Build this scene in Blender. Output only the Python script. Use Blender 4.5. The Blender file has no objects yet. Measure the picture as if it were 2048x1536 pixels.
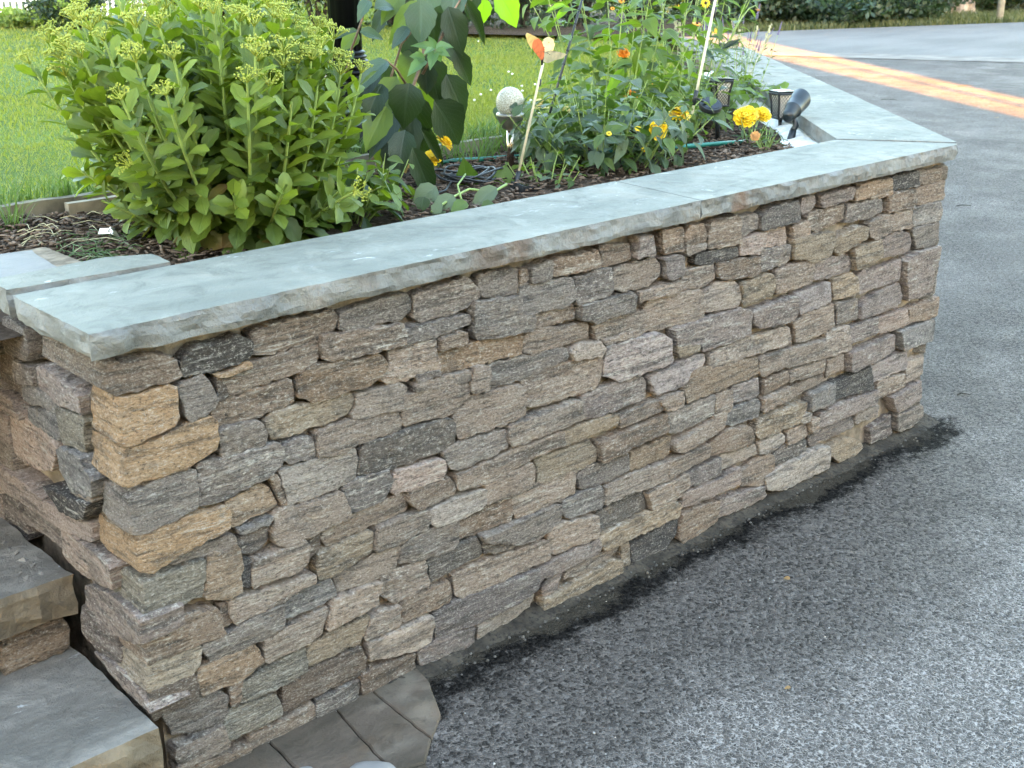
import bpy, bmesh, math, random
import numpy as np
from mathutils import Vector, Matrix, noise as mnoise
from mathutils.geometry import delaunay_2d_cdt

random.seed(7)
RNG = np.random.default_rng(7)
PI = math.pi
scene = bpy.context.scene
COL = scene.collection

# ---------------------------------------------------------------- camera
CAM = Vector((-0.835, -1.980, 0.638))
CR = Vector((0.73386, -0.67919, -0.00516)).normalized()
CF = Vector((0.63884, 0.69013, -0.34018)).normalized()
CU = CR.cross(CF)
FPX = 2453.7
cam_d = bpy.data.cameras.new('camera')
cam = bpy.data.objects.new('camera', cam_d)
COL.objects.link(cam)
cam.matrix_world = Matrix(((CR.x, CU.x, -CF.x, CAM.x), (CR.y, CU.y, -CF.y, CAM.y), (CR.z, CU.z, -CF.z, CAM.z), (0, 0, 0, 1)))
cam_d.sensor_fit = 'HORIZONTAL'
cam_d.sensor_width = 36.0
cam_d.lens = FPX / 2048 * 36
cam_d.clip_start = 0.05
cam_d.clip_end = 400
cam_d.dof.use_dof = True
cam_d.dof.focus_distance = 3.0
cam_d.dof.aperture_fstop = 13
scene.camera = cam

# ---------------------------------------------------------------- sky, sun, exposure
SUN_AZ = math.radians(237)    # from +X towards +Y: low behind the camera
SUN_EL = math.radians(7)
SKY_STRENGTH = 0.05
EXPOSURE = 5.78
world = bpy.data.worlds.new('World')
scene.world = world
world.use_nodes = True
wn = world.node_tree
wn.nodes.clear()
sky = wn.nodes.new('ShaderNodeTexSky')
sky.sky_type = 'NISHITA'
sky.sun_disc = False
sky.sun_elevation = SUN_EL
sky.sun_rotation = PI / 2 - SUN_AZ
sky.air_density = 1.0
sky.dust_density = 1.2
sky.ozone_density = 0.8
bg = wn.nodes.new('ShaderNodeBackground')
bg.inputs['Strength'].default_value = SKY_STRENGTH
wo = wn.nodes.new('ShaderNodeOutputWorld')
wn.links.new(sky.outputs['Color'], bg.inputs['Color'])
wn.links.new(bg.outputs['Background'], wo.inputs['Surface'])
sun_d = bpy.data.lights.new('sun', 'SUN')
sun_d.energy = 5.0
sun_d.angle = math.radians(0.5)
sun_d.color = (1.0, 0.40, 0.02)
sun = bpy.data.objects.new('sun', sun_d)
COL.objects.link(sun)
sdir = Vector((math.cos(SUN_AZ) * math.cos(SUN_EL), math.sin(SUN_AZ) * math.cos(SUN_EL), math.sin(SUN_EL)))
sun.rotation_euler = sdir.to_track_quat('Z', 'Y').to_euler()
sun.location = sdir * 60
vs = scene.view_settings
vs.view_transform = 'Standard'
vs.look = 'None'
vs.gamma = 1.0
vs.use_curve_mapping = False
vs.exposure = EXPOSURE
scene.render.engine = 'CYCLES'
scene.cycles.max_bounces = 6
scene.cycles.transparent_max_bounces = 8
scene.cycles.caustics_reflective = False
scene.cycles.caustics_refractive = False
scene.cycles.use_denoising = True
scene.cycles.denoiser = 'OPENIMAGEDENOISE'
scene.cycles.denoising_input_passes = 'RGB_ALBEDO_NORMAL'
scene.cycles.denoising_prefilter = 'ACCURATE'


# ---------------------------------------------------------------- helpers
def at(px, py, y=None, z=None, d=None):
    """a point of the place: the sight line through a spot of the photograph met with a plane y=, z= or a distance."""
    r = CF + CR * ((px - 1024) / FPX) - CU * ((py - 768) / FPX)
    if y is not None:
        t = (y - CAM.y) / r.y
    elif z is not None:
        t = (z - CAM.z) / r.z
    else:
        t = d
    return CAM + r * t


def rnd(a, b):
    return random.uniform(a, b)


def tag(o, label=None, cat=None, group=None, kind=None):
    if label:
        o['label'] = label
    if cat:
        o['category'] = cat
    if group:
        o['group'] = group
    if kind:
        o['kind'] = kind
    return o


def empty(name, loc, label=None, cat=None, group=None):
    o = bpy.data.objects.new(name, None)
    o.empty_display_size = 0.05
    o.location = loc
    COL.objects.link(o)
    return tag(o, label, cat, group)


WORIGIN = {}


def link(name, me, mat=None, parent=None, loc=None, kind=None):
    """link a mesh whose vertices are relative to loc (world); parents here carry only translation."""
    o = bpy.data.objects.new(name, me)
    COL.objects.link(o)
    loc = Vector(loc) if loc is not None else Vector((0, 0, 0))
    WORIGIN[o.name] = loc
    if parent is not None:
        o.parent = parent
        pw = WORIGIN.get(parent.name)
        if pw is None:
            pw = Vector(parent.location)
        o.location = loc - pw
    else:
        o.location = loc
    if mat is not None and not me.materials:
        if isinstance(mat, (list, tuple)):
            for m_ in mat:
                me.materials.append(m_)
        else:
            me.materials.append(mat)
    if kind:
        o['kind'] = kind
    return o


def mesh_np(name, verts, faces, smooth=False, uv=None):
    """verts (N,3), faces (M,k) numpy"""
    verts = np.asarray(verts, np.float32)
    faces = np.asarray(faces, np.int32)
    me = bpy.data.meshes.new(name)
    n, k = faces.shape
    me.vertices.add(len(verts))
    me.vertices.foreach_set('co', verts.ravel())
    me.loops.add(n * k)
    me.loops.foreach_set('vertex_index', faces.ravel())
    me.polygons.add(n)
    me.polygons.foreach_set('loop_start', np.arange(0, n * k, k, dtype=np.int32))
    if smooth:
        me.polygons.foreach_set('use_smooth', np.ones(n, dtype=bool))
    if uv is not None:
        l = me.uv_layers.new(name='UVMap')
        l.data.foreach_set('uv', np.asarray(uv, np.float32)[faces.ravel()].ravel())
    me.update(calc_edges=True)
    return me


class MB:
    """collects shapes into one mesh"""
    def __init__(self):
        self.v = []
        self.f = []
        self.s = []

    def add(self, vs, fs, smooth=False):
        o = len(self.v)
        self.v += [tuple(p) for p in vs]
        self.f += [tuple(i + o for i in f) for f in fs]
        self.s += [smooth] * len(fs)
        return self

    def box(self, lo, hi):
        x0, y0, z0 = lo
        x1, y1, z1 = hi
        return self.add([(x0, y0, z0), (x1, y0, z0), (x1, y1, z0), (x0, y1, z0), (x0, y0, z1), (x1, y0, z1), (x1, y1, z1), (x0, y1, z1)],
                        [(0, 3, 2, 1), (4, 5, 6, 7), (0, 1, 5, 4), (1, 2, 6, 5), (2, 3, 7, 6), (3, 0, 4, 7)])

    def obox(self, c, ax, ay, az):
        """box by centre and three half vectors"""
        c, ax, ay, az = Vector(c), Vector(ax), Vector(ay), Vector(az)
        vs = [c + ax * i + ay * j + az * k for k in (-1, 1) for j in (-1, 1) for i in (-1, 1)]
        return self.add(vs, [(0, 2, 3, 1), (4, 5, 7, 6), (0, 1, 5, 4), (1, 3, 7, 5), (3, 2, 6, 7), (2, 0, 4, 6)])

    def tube(self, pts, r, n=8, smooth=True, cap=True):
        pts = [Vector(p) for p in pts]
        rs = r if isinstance(r, (list, tuple)) else [r] * len(pts)
        vs, fs = [], []
        ref = None
        for i, p in enumerate(pts):
            d = (pts[min(i + 1, len(pts) - 1)] - pts[max(i - 1, 0)])
            d = d.normalized() if d.length > 1e-9 else Vector((0, 0, 1))
            if ref is None:
                ref = Vector((1, 0, 0)) if abs(d.x) < 0.8 else Vector((0, 1, 0))
            a = (ref - d * ref.dot(d)).normalized()
            ref = a
            b = d.cross(a)
            for k in range(n):
                t = 2 * PI * k / n
                vs.append(p + (a * math.cos(t) + b * math.sin(t)) * rs[i])
        for i in range(len(pts) - 1):
            for k in range(n):
                fs.append((i * n + k, i * n + (k + 1) % n, (i + 1) * n + (k + 1) % n, (i + 1) * n + k))
        if cap:
            fs.append(tuple(range(n))[::-1])
            fs.append(tuple((len(pts) - 1) * n + k for k in range(n)))
        return self.add(vs, fs, smooth)

    def lathe(self, prof, n=24, c=(0, 0, 0), flute=0.0, nf=0, smooth=True):
        vs, fs = [], []
        for (r, z) in prof:
            for k in range(n):
                t = 2 * PI * k / n
                rr = r * (1 + flute * math.cos(nf * t)) if nf else r
                vs.append((c[0] + rr * math.cos(t), c[1] + rr * math.sin(t), c[2] + z))
        for i in range(len(prof) - 1):
            for k in range(n):
                fs.append((i * n + k, i * n + (k + 1) % n, (i + 1) * n + (k + 1) % n, (i + 1) * n + k))
        fs.append(tuple(range(n))[::-1])
        fs.append(tuple((len(prof) - 1) * n + k for k in range(n)))
        return self.add(vs, fs, smooth)

    def mesh(self, name, loc=None, fix=False):
        me = bpy.data.meshes.new(name)
        if loc is not None:
            l = Vector(loc)
            vs = [tuple(Vector(p) - l) for p in self.v]
        else:
            vs = self.v
        me.from_pydata(vs, [], self.f)
        me.polygons.foreach_set('use_smooth', self.s)
        if fix:
            bm = bmesh.new()
            bm.from_mesh(me)
            bmesh.ops.recalc_face_normals(bm, faces=bm.faces)
            bm.to_mesh(me)
            bm.free()
        me.update()
        return me

    def build(self, name, mat, parent=None, loc=None, kind=None, fix=False):
        """vertices are world coordinates; origin goes to loc (default: centre of the shape's base)"""
        if loc is None:
            a = np.array(self.v)
            lo, hi = a.min(0), a.max(0)
            loc = ((lo[0] + hi[0]) / 2, (lo[1] + hi[1]) / 2, lo[2])
        return link(name, self.mesh(name, loc, fix), mat, parent, loc, kind)


# ---------------------------------------------------------------- materials
def new_mat(name):
    m = bpy.data.materials.new(name)
    m.use_nodes = True
    t = m.node_tree
    t.nodes.clear()
    out = t.nodes.new('ShaderNodeOutputMaterial')
    b = t.nodes.new('ShaderNodeBsdfPrincipled')
    t.links.new(b.outputs[0], out.inputs['Surface'])
    return m, t, b, out


class N:
    """tiny node-graph writer"""
    def __init__(self, t):
        self.t = t

    def node(self, typ, ins=None, **props):
        n = self.t.nodes.new(typ)
        for k, v in props.items():
            setattr(n, k, v)
        for k, v in (ins or {}).items():
            s = n.inputs[k]
            if isinstance(v, bpy.types.NodeSocket):
                self.t.links.new(v, s)
            else:
                s.default_value = v
        return n

    def math(self, op, a, b=0.0, c=0.0, clamp=False):
        n = self.node('ShaderNodeMath', {0: a, 1: b, 2: c}, operation=op)
        n.use_clamp = clamp
        return n.outputs[0]

    def mix(self, f, a, b, blend='MIX'):
        n = self.t.nodes.new('ShaderNodeMix')
        n.data_type = 'RGBA'
        n.blend_type = blend
        for s, v in ((n.inputs[0], f), (n.inputs[6], a), (n.inputs[7], b)):
            if isinstance(v, bpy.types.NodeSocket):
                self.t.links.new(v, s)
            elif s.type == 'RGBA' and len(v) == 3:
                s.default_value = (*v, 1)
            else:
                s.default_value = v
        return n.outputs[2]

    def ramp(self, fac, stops):
        n = self.t.nodes.new('ShaderNodeValToRGB')
        e = n.color_ramp.elements
        while len(e) < len(stops):
            e.new(0.5)
        for i, (p, c) in enumerate(stops):
            e[i].position = p
            e[i].color = (*c, 1) if isinstance(c, (tuple, list)) else (c, c, c, 1)
        self.t.links.new(fac, n.inputs[0])
        return n.outputs[0]

    def smooth(self, x, a, b):
        n = self.node('ShaderNodeMapRange', {'Value': x, 'From Min': a, 'From Max': b}, interpolation_type='SMOOTHSTEP')
        return n.outputs[0]

    def noise(self, vec, scale, detail=4, rough=0.55, dist=0.0):
        n = self.node('ShaderNodeTexNoise', {'Vector': vec, 'Scale': scale, 'Detail': detail, 'Roughness': rough, 'Distortion': dist})
        return n.outputs['Fac']

    def voro(self, vec, scale, feature='F1'):
        return self.node('ShaderNodeTexVoronoi', {'Vector': vec, 'Scale': scale}, feature=feature)

    def vscale(self, vec, s):
        return self.node('ShaderNodeVectorMath', {0: vec, 1: s}, operation='MULTIPLY').outputs[0]

    def bump(self, h, strength, dist, normal=None):
        ins = {'Height': h, 'Strength': strength, 'Distance': dist}
        if normal is not None:
            ins['Normal'] = normal
        return self.node('ShaderNodeBump', ins).outputs[0]

    def pos(self):
        return self.node('ShaderNodeNewGeometry').outputs['Position']

    def obj(self):
        return self.node('ShaderNodeTexCoord').outputs['Object']


def simple_mat(name, col, rough=0.6, metal=0.0, var=0.25, scale=30, bump=0.0, spec=0.5, bscale=None):
    m, t, b, _ = new_mat(name)
    n = N(t)
    v = n.obj()
    f = n.noise(v, scale, 5)
    f = n.smooth(f, 0.3, 0.7)
    lo = tuple(c * (1 - var) for c in col)
    hi = tuple(min(1, c * (1 + var)) for c in col)
    t.links.new(n.mix(f, lo, hi), b.inputs['Base Color'])
    b.inputs['Roughness'].default_value = rough
    b.inputs['Metallic'].default_value = metal
    b.inputs['Specular IOR Level'].default_value = spec
    if bump:
        t.links.new(n.bump(n.noise(v, bscale or scale * 3, 6), 1.0, bump), b.inputs['Normal'])
    return m


def stone_mat(name='wall_stone', strata=1.0):
    """split fieldstone: the stone's own colour comes from the object, grain and mica from noise"""
    m, t, b, _ = new_mat(name)
    n = N(t)
    oi = n.node('ShaderNodeObjectInfo')
    off = n.node('ShaderNodeVectorMath', {0: oi.outputs['Random'], 1: (37.0, 91.0, 53.0)}, operation='MULTIPLY').outputs[0]
    r2 = n.math('FRACT', n.math('MULTIPLY', oi.outputs['Random'], 7.31))
    r3 = n.math('FRACT', n.math('MULTIPLY', oi.outputs['Random'], 13.7))
    ob = n.node('ShaderNodeVectorMath', {0: n.obj(), 3: n.math('ADD', 0.70, n.math('MULTIPLY', r2, 0.75))}, operation='SCALE').outputs[0]
    v = n.node('ShaderNodeVectorMath', {0: ob, 1: off}, operation='ADD').outputs[0]
    warp = n.node('ShaderNodeTexNoise', {'Vector': v, 'Scale': 9.0, 'Detail': 2.0}).outputs['Color']
    wv = n.node('ShaderNodeVectorMath', {0: warp, 1: (0.016, 0.016, 0.016)}, operation='MULTIPLY').outputs[0]
    v2 = n.node('ShaderNodeVectorMath', {0: v, 1: wv}, operation='ADD').outputs[0]
    band = n.noise(n.vscale(v2, (5, 5, 55)), 1.0, 5, 0.65)
    blot = n.noise(v, 16, 4, 0.6)
    fine = n.noise(n.vscale(v2, (130, 130, 300)), 1.0, 3, 0.7)
    c = oi.outputs['Color']
    dark = n.mix(0.62, c, (0.05, 0.047, 0.043), 'MIX')
    lite = n.mix(0.42, c, (0.56, 0.50, 0.42), 'MIX')
    base = n.mix(n.smooth(band, 0.34, 0.52), dark, c)
    base = n.mix(n.math('MULTIPLY', n.smooth(band, 0.52, 0.72), 0.8), base, lite)
    rust = n.math('MULTIPLY', n.smooth(blot, 0.55, 0.78), n.smooth(n.noise(v, 5, 2), 0.5, 0.68))
    base = n.mix(n.math('MULTIPLY', rust, 0.6), base, (0.40, 0.24, 0.105))
    base = n.mix(n.math('MULTIPLY', n.smooth(fine, 0.38, 0.22), 0.55), base, (0.035, 0.032, 0.03))
    streak = n.noise(n.vscale(v2, (15, 15, 150)), 1.0, 5, 0.72)
    sk = n.math('MULTIPLY', n.smooth(n.noise(v, 3.0, 2), 0.33, 0.58), n.math('ADD', 0.35, n.math('MULTIPLY', r3, 0.85)))
    base = n.mix(n.math('MULTIPLY', n.math('MULTIPLY', n.smooth(streak, 0.46, 0.33), 0.75), sk), base, (0.05, 0.045, 0.04))
    base = n.mix(n.math('MULTIPLY', n.math('MULTIPLY', n.smooth(streak, 0.54, 0.66), 0.75), sk), base, (0.72, 0.66, 0.57))
    salt = n.noise(n.vscale(v2, (95, 95, 170)), 1.0, 4, 0.8)
    base = n.mix(n.math('MULTIPLY', n.smooth(salt, 0.50, 0.30), 0.85), base, (0.045, 0.040, 0.036))
    base = n.mix(n.math('MULTIPLY', n.smooth(salt, 0.53, 0.70), 0.75), base, (0.78, 0.71, 0.62))
    tone = n.noise(v, 11, 4, 0.65)
    base = n.mix(n.math('MULTIPLY', n.smooth(tone, 0.46, 0.30), 0.45), base, (0.08, 0.07, 0.06))
    spk = n.noise(v, 210, 2, 0.8)
    base = n.mix(n.math('MULTIPLY', n.smooth(spk, 0.60, 0.74), 0.75), base, (0.66, 0.60, 0.52))
    lich = n.math('MULTIPLY', n.smooth(n.noise(v, 30, 4, 0.7), 0.60, 0.72), n.smooth(n.noise(v, 6, 2), 0.52, 0.66))
    base = n.mix(n.math('MULTIPLY', lich, 0.55), base, (0.52, 0.49, 0.43))
    t.links.new(base, b.inputs['Base Color'])
    b.inputs['Roughness'].default_value = 0.82
    b.inputs['Specular IOR Level'].default_value = 0.3
    h = n.math('ADD', n.math('MULTIPLY', band, 0.55 * strata), n.math('ADD', n.math('MULTIPLY', blot, 0.4), n.math('MULTIPLY', fine, 0.75)))
    h = n.math('ADD', h, n.math('ADD', n.math('MULTIPLY', n.noise(n.vscale(v2, (45, 45, 110)), 1.0, 6, 0.75), 1.3), n.math('MULTIPLY', streak, 0.9)))
    t.links.new(n.bump(h, 1.0, 0.016), b.inputs['Normal'])
    return m


def bluestone_mat(name, col, col2, rust=0.0, rough=0.55, chalk=0.0, bump=0.0015, streak=(2.2, 9, 9), stains=()):
    m, t, b, _ = new_mat(name)
    n = N(t)
    v = n.pos()
    a = n.noise(n.vscale(v, streak), 1.0, 5, 0.6, 0.6)
    base = n.mix(n.smooth(a, 0.3, 0.7), col, col2)
    g = n.noise(v, 260, 3, 0.7)
    base = n.mix(n.math('MULTIPLY', n.smooth(g, 0.35, 0.2), 0.35), base, tuple(c * 0.55 for c in col))
    st = n.noise(v, 3.3, 3)
    base = n.mix(n.math('MULTIPLY', n.smooth(st, 0.52, 0.72), 0.35), base, (0.40, 0.36, 0.29))
    if rust:
        r = n.math('MULTIPLY', n.smooth(n.noise(v, 3.0, 5, 0.6), 0.52, 0.70), n.smooth(n.noise(n.vscale(v, (9, 9, 26)), 1.0, 4), 0.36, 0.62))
        base = n.mix(n.math('MULTIPLY', r, rust), base, (0.22, 0.12, 0.055))
    for (sx_, sw_, sk_) in stains:
        X_ = n.node('ShaderNodeSeparateXYZ', {0: v}).outputs[0]
        dd_ = n.math('ADD', n.math('ABSOLUTE', n.math('SUBTRACT', X_, sx_)), n.math('MULTIPLY', n.math('SUBTRACT', n.noise(v, 16, 4, 0.7), 0.5), sw_ * 1.6))
        base = n.mix(n.math('MULTIPLY', n.smooth(dd_, sw_, sw_ * .2), sk_), base, (0.15, 0.085, 0.05))
    if chalk:
        k = n.noise(n.vscale(v, (7, 15, 15)), 1.0, 6, 0.75, 1.5)
        k = n.math('MULTIPLY', n.smooth(k, 0.615, 0.66), n.smooth(n.noise(v, 2.3, 2), 0.42, 0.6))
        base = n.mix(n.math('MULTIPLY', k, chalk), base, (0.78, 0.80, 0.79))
    t.links.new(base, b.inputs['Base Color'])
    mo = n.noise(v, 11, 6, 0.7, 0.8)
    base = n.mix(n.math('MULTIPLY', n.smooth(mo, 0.50, 0.34), 0.38), base, tuple(c * 0.50 for c in col))
    base = n.mix(n.math('MULTIPLY', n.smooth(mo, 0.54, 0.70), 0.30), base, tuple(min(1, c * 1.45) for c in col2))
    t.links.new(base, b.inputs['Base Color'])
    b.inputs['Specular IOR Level'].default_value = 0.3
    t.links.new(n.math('ADD', n.math('MULTIPLY', a, 0.25), rough - 0.12), b.inputs['Roughness'])
    h = n.math('ADD', n.math('MULTIPLY', n.noise(v, 60, 6, 0.65), 0.8), n.math('MULTIPLY', g, 0.35))
    h = n.math('ADD', h, n.math('MULTIPLY', mo, 0.9))
    if bump > .005:
        sc_ = n.node('ShaderNodeTexVoronoi', {'Vector': n.vscale(n.node('ShaderNodeVectorMath', {0: v, 1: n.vscale(n.node('ShaderNodeTexNoise', {'Vector': v, 'Scale': 14.0}).outputs['Color'], (.04, .04, .04))}, operation='ADD').outputs[0], (13, 13, 22)), 'Scale': 1.0, 'Smoothness': .12}, feature='SMOOTH_F1')
        h = n.math('ADD', h, n.math('MULTIPLY', sc_.outputs['Distance'], 1.6))
    t.links.new(n.bump(h, 1.0, bump), b.inputs['Normal'])
    return m


def leaf_mat(name, col, rough=0.42, trans=0.35, var=0.35, vein=0.35, tcol=None, spec=0.5, tip=None, nveins=7, hue=None):
    m, t, b, out = new_mat(name)
    n = N(t)
    uv = n.node('ShaderNodeTexCoord').outputs['UV']
    sx = n.node('ShaderNodeSeparateXYZ', {0: uv})
    au = n.math('ABSOLUTE', n.math('SUBTRACT', sx.outputs[0], 0.5))
    rib = n.smooth(au, 0.055, 0.02)
    ph = n.math('FRACT', n.math('SUBTRACT', n.math('MULTIPLY', sx.outputs[1], float(nveins)), n.math('MULTIPLY', au, nveins * 0.9)))
    sv = n.smooth(n.math('ABSOLUTE', n.math('SUBTRACT', ph, 0.5)), 0.09, 0.02)
    vn = n.math('MAXIMUM', rib, n.math('MULTIPLY', sv, 0.45))
    geo = n.node('ShaderNodeNewGeometry')
    oi = n.node('ShaderNodeObjectInfo')
    r = n.math('FRACT', n.math('ADD', geo.outputs['Random Per Island'], oi.outputs['Random']))
    lo = tuple(c * (1 - var) for c in col)
    hi = tuple(min(1, c * (1 + var)) for c in (hue or col))
    base = n.mix(r, lo, hi)
    blot = n.noise(n.obj(), 45, 3)
    base = n.mix(n.math('MULTIPLY', n.smooth(blot, 0.4, 0.75), 0.3), base, tuple(min(1, c * 1.6) for c in col))
    if tip:
        base = n.mix(n.smooth(sx.outputs[1], tip[1], 1.0), base, tip[0])
    base = n.mix(n.math('MULTIPLY', vn, vein), base, tuple(min(1, c * 2.1 + 0.02) for c in col))
    t.links.new(base, b.inputs['Base Color'])
    b.inputs['Roughness'].default_value = rough
    b.inputs['Specular IOR Level'].default_value = spec
    hgt = n.math('ADD', n.math('MULTIPLY', vn, -0.8), n.math('MULTIPLY', blot, 0.8))
    t.links.new(n.bump(hgt, 0.6, 0.002), b.inputs['Normal'])
    if trans:
        tc = tcol or (min(1, col[0] * 2.2 + 0.02), min(1, col[1] * 2.1 + 0.03), col[2] * 0.7)
        tr = n.node('ShaderNodeBsdfTranslucent')
        t.links.new(n.mix(n.math('MULTIPLY', vn, 0.5), tc, tuple(c * 0.6 for c in tc)), tr.inputs['Color'])
        mx = n.node('ShaderNodeMixShader', {0: trans})
        t.links.new(b.outputs[0], mx.inputs[1])
        t.links.new(tr.outputs[0], mx.inputs[2])
        t.links.new(mx.outputs[0], out.inputs['Surface'])
    return m


def asphalt_mat():
    m, t, b, _ = new_mat('asphalt')
    n = N(t)
    v = n.pos()
    xyz = n.node('ShaderNodeSeparateXYZ', {0: v})
    X, Y = xyz.outputs[0], xyz.outputs[1]
    big = n.noise(v, 1.1, 4, 0.6)
    mid = n.noise(v, 3.7, 4, 0.6)
    w = n.node('ShaderNodeTexNoise', {'Vector': v, 'Scale': 60.0, 'Detail': 2.0}).outputs['Color']
    v2 = n.node('ShaderNodeVectorMath', {0: v, 1: n.vscale(w, (0.011, 0.011, 0.0))}, operation='ADD').outputs[0]
    vo = n.voro(v2, 118)
    ve = n.voro(v2, 118, 'DISTANCE_TO_EDGE')
    cell = n.node('ShaderNodeSeparateColor', {0: vo.outputs['Color']}).outputs[0]
    edge = n.math('MULTIPLY', n.smooth(ve.outputs['Distance'], 0.20, 0.02), n.smooth(n.noise(v, 75, 3, 0.8), 0.36, 0.60))
    agg = n.mix(cell, (0.022, 0.0185, 0.0165), (0.160, 0.136, 0.121))
    # dust lying in the gaps between the pebbles, patchy
    near = n.math('ADD', n.math('ADD', n.math('MULTIPLY', big, 0.9), n.math('MULTIPLY', mid, 0.7)), n.math('SUBTRACT', n.math('MULTIPLY', n.smooth(Y, -0.30, -0.95), 0.36), n.math('MULTIPLY', n.smooth(X, 3.4, 1.2), 0.10)))
    dust = n.smooth(near, 0.66, 1.14)
    lvl = n.math('ADD', 0.15, n.math('MULTIPLY', dust, 0.82))
    base = n.mix(n.math('MULTIPLY', edge, lvl), agg, (0.47, 0.415, 0.372))
    base = n.mix(n.math('MULTIPLY', dust, 0.20), base, (0.27, 0.240, 0.219))
    v3 = n.voro(v, 46)
    r3 = n.node('ShaderNodeSeparateColor', {0: v3.outputs['Color']}).outputs[1]
    peb = n.math('MULTIPLY', n.math('GREATER_THAN', r3, 0.90), n.smooth(v3.outputs['Distance'], 0.26, 0.16))
    base = n.mix(n.math('MULTIPLY', peb, 0.35), base, (0.40, 0.37, 0.34))
    # pale worn patches further out
    worn = n.math('MULTIPLY', n.smooth(n.noise(n.vscale(v, (0.55, 0.55, 1)), 1.0, 5, 0.62), 0.46, 0.66), n.smooth(X, 2.6, 4.6))
    base = n.mix(n.math('MULTIPLY', worn, 0.20), base, (0.25, 0.222, 0.204))
    # sealer band along the foot of the wall, dirt right against the stones
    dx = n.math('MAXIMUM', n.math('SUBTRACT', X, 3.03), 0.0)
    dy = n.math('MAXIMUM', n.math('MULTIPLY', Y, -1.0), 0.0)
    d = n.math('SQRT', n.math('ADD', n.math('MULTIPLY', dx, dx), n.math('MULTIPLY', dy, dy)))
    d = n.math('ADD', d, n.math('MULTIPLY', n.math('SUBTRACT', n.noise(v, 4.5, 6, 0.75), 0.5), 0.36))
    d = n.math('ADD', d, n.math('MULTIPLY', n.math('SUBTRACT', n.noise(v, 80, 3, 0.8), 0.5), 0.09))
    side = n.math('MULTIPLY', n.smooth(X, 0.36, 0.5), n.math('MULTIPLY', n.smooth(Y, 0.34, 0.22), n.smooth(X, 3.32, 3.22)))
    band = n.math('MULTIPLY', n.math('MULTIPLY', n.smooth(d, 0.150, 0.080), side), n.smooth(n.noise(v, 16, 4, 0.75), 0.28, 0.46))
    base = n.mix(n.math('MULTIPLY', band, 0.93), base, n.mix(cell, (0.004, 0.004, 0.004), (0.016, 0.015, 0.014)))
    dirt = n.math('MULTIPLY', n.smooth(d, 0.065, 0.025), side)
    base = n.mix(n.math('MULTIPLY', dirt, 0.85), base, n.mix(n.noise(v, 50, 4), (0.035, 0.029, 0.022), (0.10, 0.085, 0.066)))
    t.links.new(base, b.inputs['Base Color'])
    b.inputs['Roughness'].default_value = 0.75
    t.links.new(n.math('SUBTRACT', 0.16, n.math('MULTIPLY', n.math('MAXIMUM', band, dirt), 0.15)), b.inputs['Specular IOR Level'])
    h = n.math('ADD', n.math('MULTIPLY', n.smooth(ve.outputs['Distance'], 0.0, 0.3), 1.0), n.math('MULTIPLY', n.noise(v, 190, 3, 0.7), 0.6))
    h = n.math('ADD', h, n.math('MULTIPLY', cell, 0.6))
    t.links.new(n.bump(h, 1.0, 0.0042), b.inputs['Normal'])
    return m


def ground_mat(name, c1, c2, c3, s1=2.0, s2=40.0, bump=0.01, rough=0.95):
    m, t, b, _ = new_mat(name)
    n = N(t)
    v = n.pos()
    base = n.mix(n.smooth(n.noise(v, s1, 4), 0.35, 0.65), c1, c2)
    base = n.mix(n.smooth(n.noise(v, s2, 5, 0.7), 0.45, 0.7), base, c3)
    t.links.new(base, b.inputs['Base Color'])
    b.inputs['Roughness'].default_value = rough
    b.inputs['Specular IOR Level'].default_value = 0.15
    t.links.new(n.bump(n.noise(v, s2 * 1.5, 5, 0.7), 1.0, bump), b.inputs['Normal'])
    return m


M = {}
M['stone'] = stone_mat()
M['mortar'] = simple_mat('mortar', (0.235, 0.185, 0.135), 0.95, 0, 0.35, 25, 0.006, 0.2)
M['coping_top'] = bluestone_mat('bluestone_face', (0.165, 0.167, 0.140), (0.262, 0.258, 0.218), 0.0, 0.75, 0.55, 0.0060, (1.6, 5, 5))
M['coping_edge'] = bluestone_mat('bluestone_split_edge', (0.172, 0.172, 0.163), (0.265, 0.262, 0.245), 0.4, 0.85, 0.0, 0.010, (6, 6, 14), ((1.835, .05, .75), (.93, .10, .55), (1.02, .05, .6)))
M['tread'] = bluestone_mat('bluestone_step', (0.140, 0.124, 0.106), (0.265, 0.238, 0.206), 0.0, 0.7, 0.35, 0.008)
M['tread_edge'] = bluestone_mat('bluestone_step_edge', (0.125, 0.098, 0.066), (0.215, 0.165, 0.11), 0.6, 0.7, 0.0, 0.006, (6, 6, 14))
M['flag'] = bluestone_mat('purple_flagstone', (0.13, 0.118, 0.115), (0.19, 0.175, 0.168), 0.2, 0.6, 0.3, 0.002)
M['paver'] = bluestone_mat('paving_stone', (0.066, 0.052, 0.037), (0.125, 0.094, 0.072), 0.4, 0.9, 0.0, 0.006)
M['pale_patch'] = simple_mat('pale_patch', (0.24, 0.222, 0.208), 0.7, 0, 0.08, 18, 0.001)
M['white_mortar'] = simple_mat('white_mortar', (0.80, 0.77, 0.71), 0.95, 0, 0.18, 22, 0.012, 0.2)
M['asphalt'] = asphalt_mat()
M['mulch'] = ground_mat('mulch', (0.045, 0.030, 0.020), (0.085, 0.058, 0.04), (0.15, 0.11, 0.08), 6, 60, 0.02)
M['soil'] = ground_mat('lawn_soil', (0.09, 0.14, 0.025), (0.13, 0.19, 0.03), (0.07, 0.10, 0.02), 1.2, 30, 0.02)
M['verge'] = ground_mat('verge_ground', (0.05, 0.07, 0.022), (0.10, 0.095, 0.04), (0.075, 0.07, 0.035), 0.4, 12, 0.03)
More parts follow.
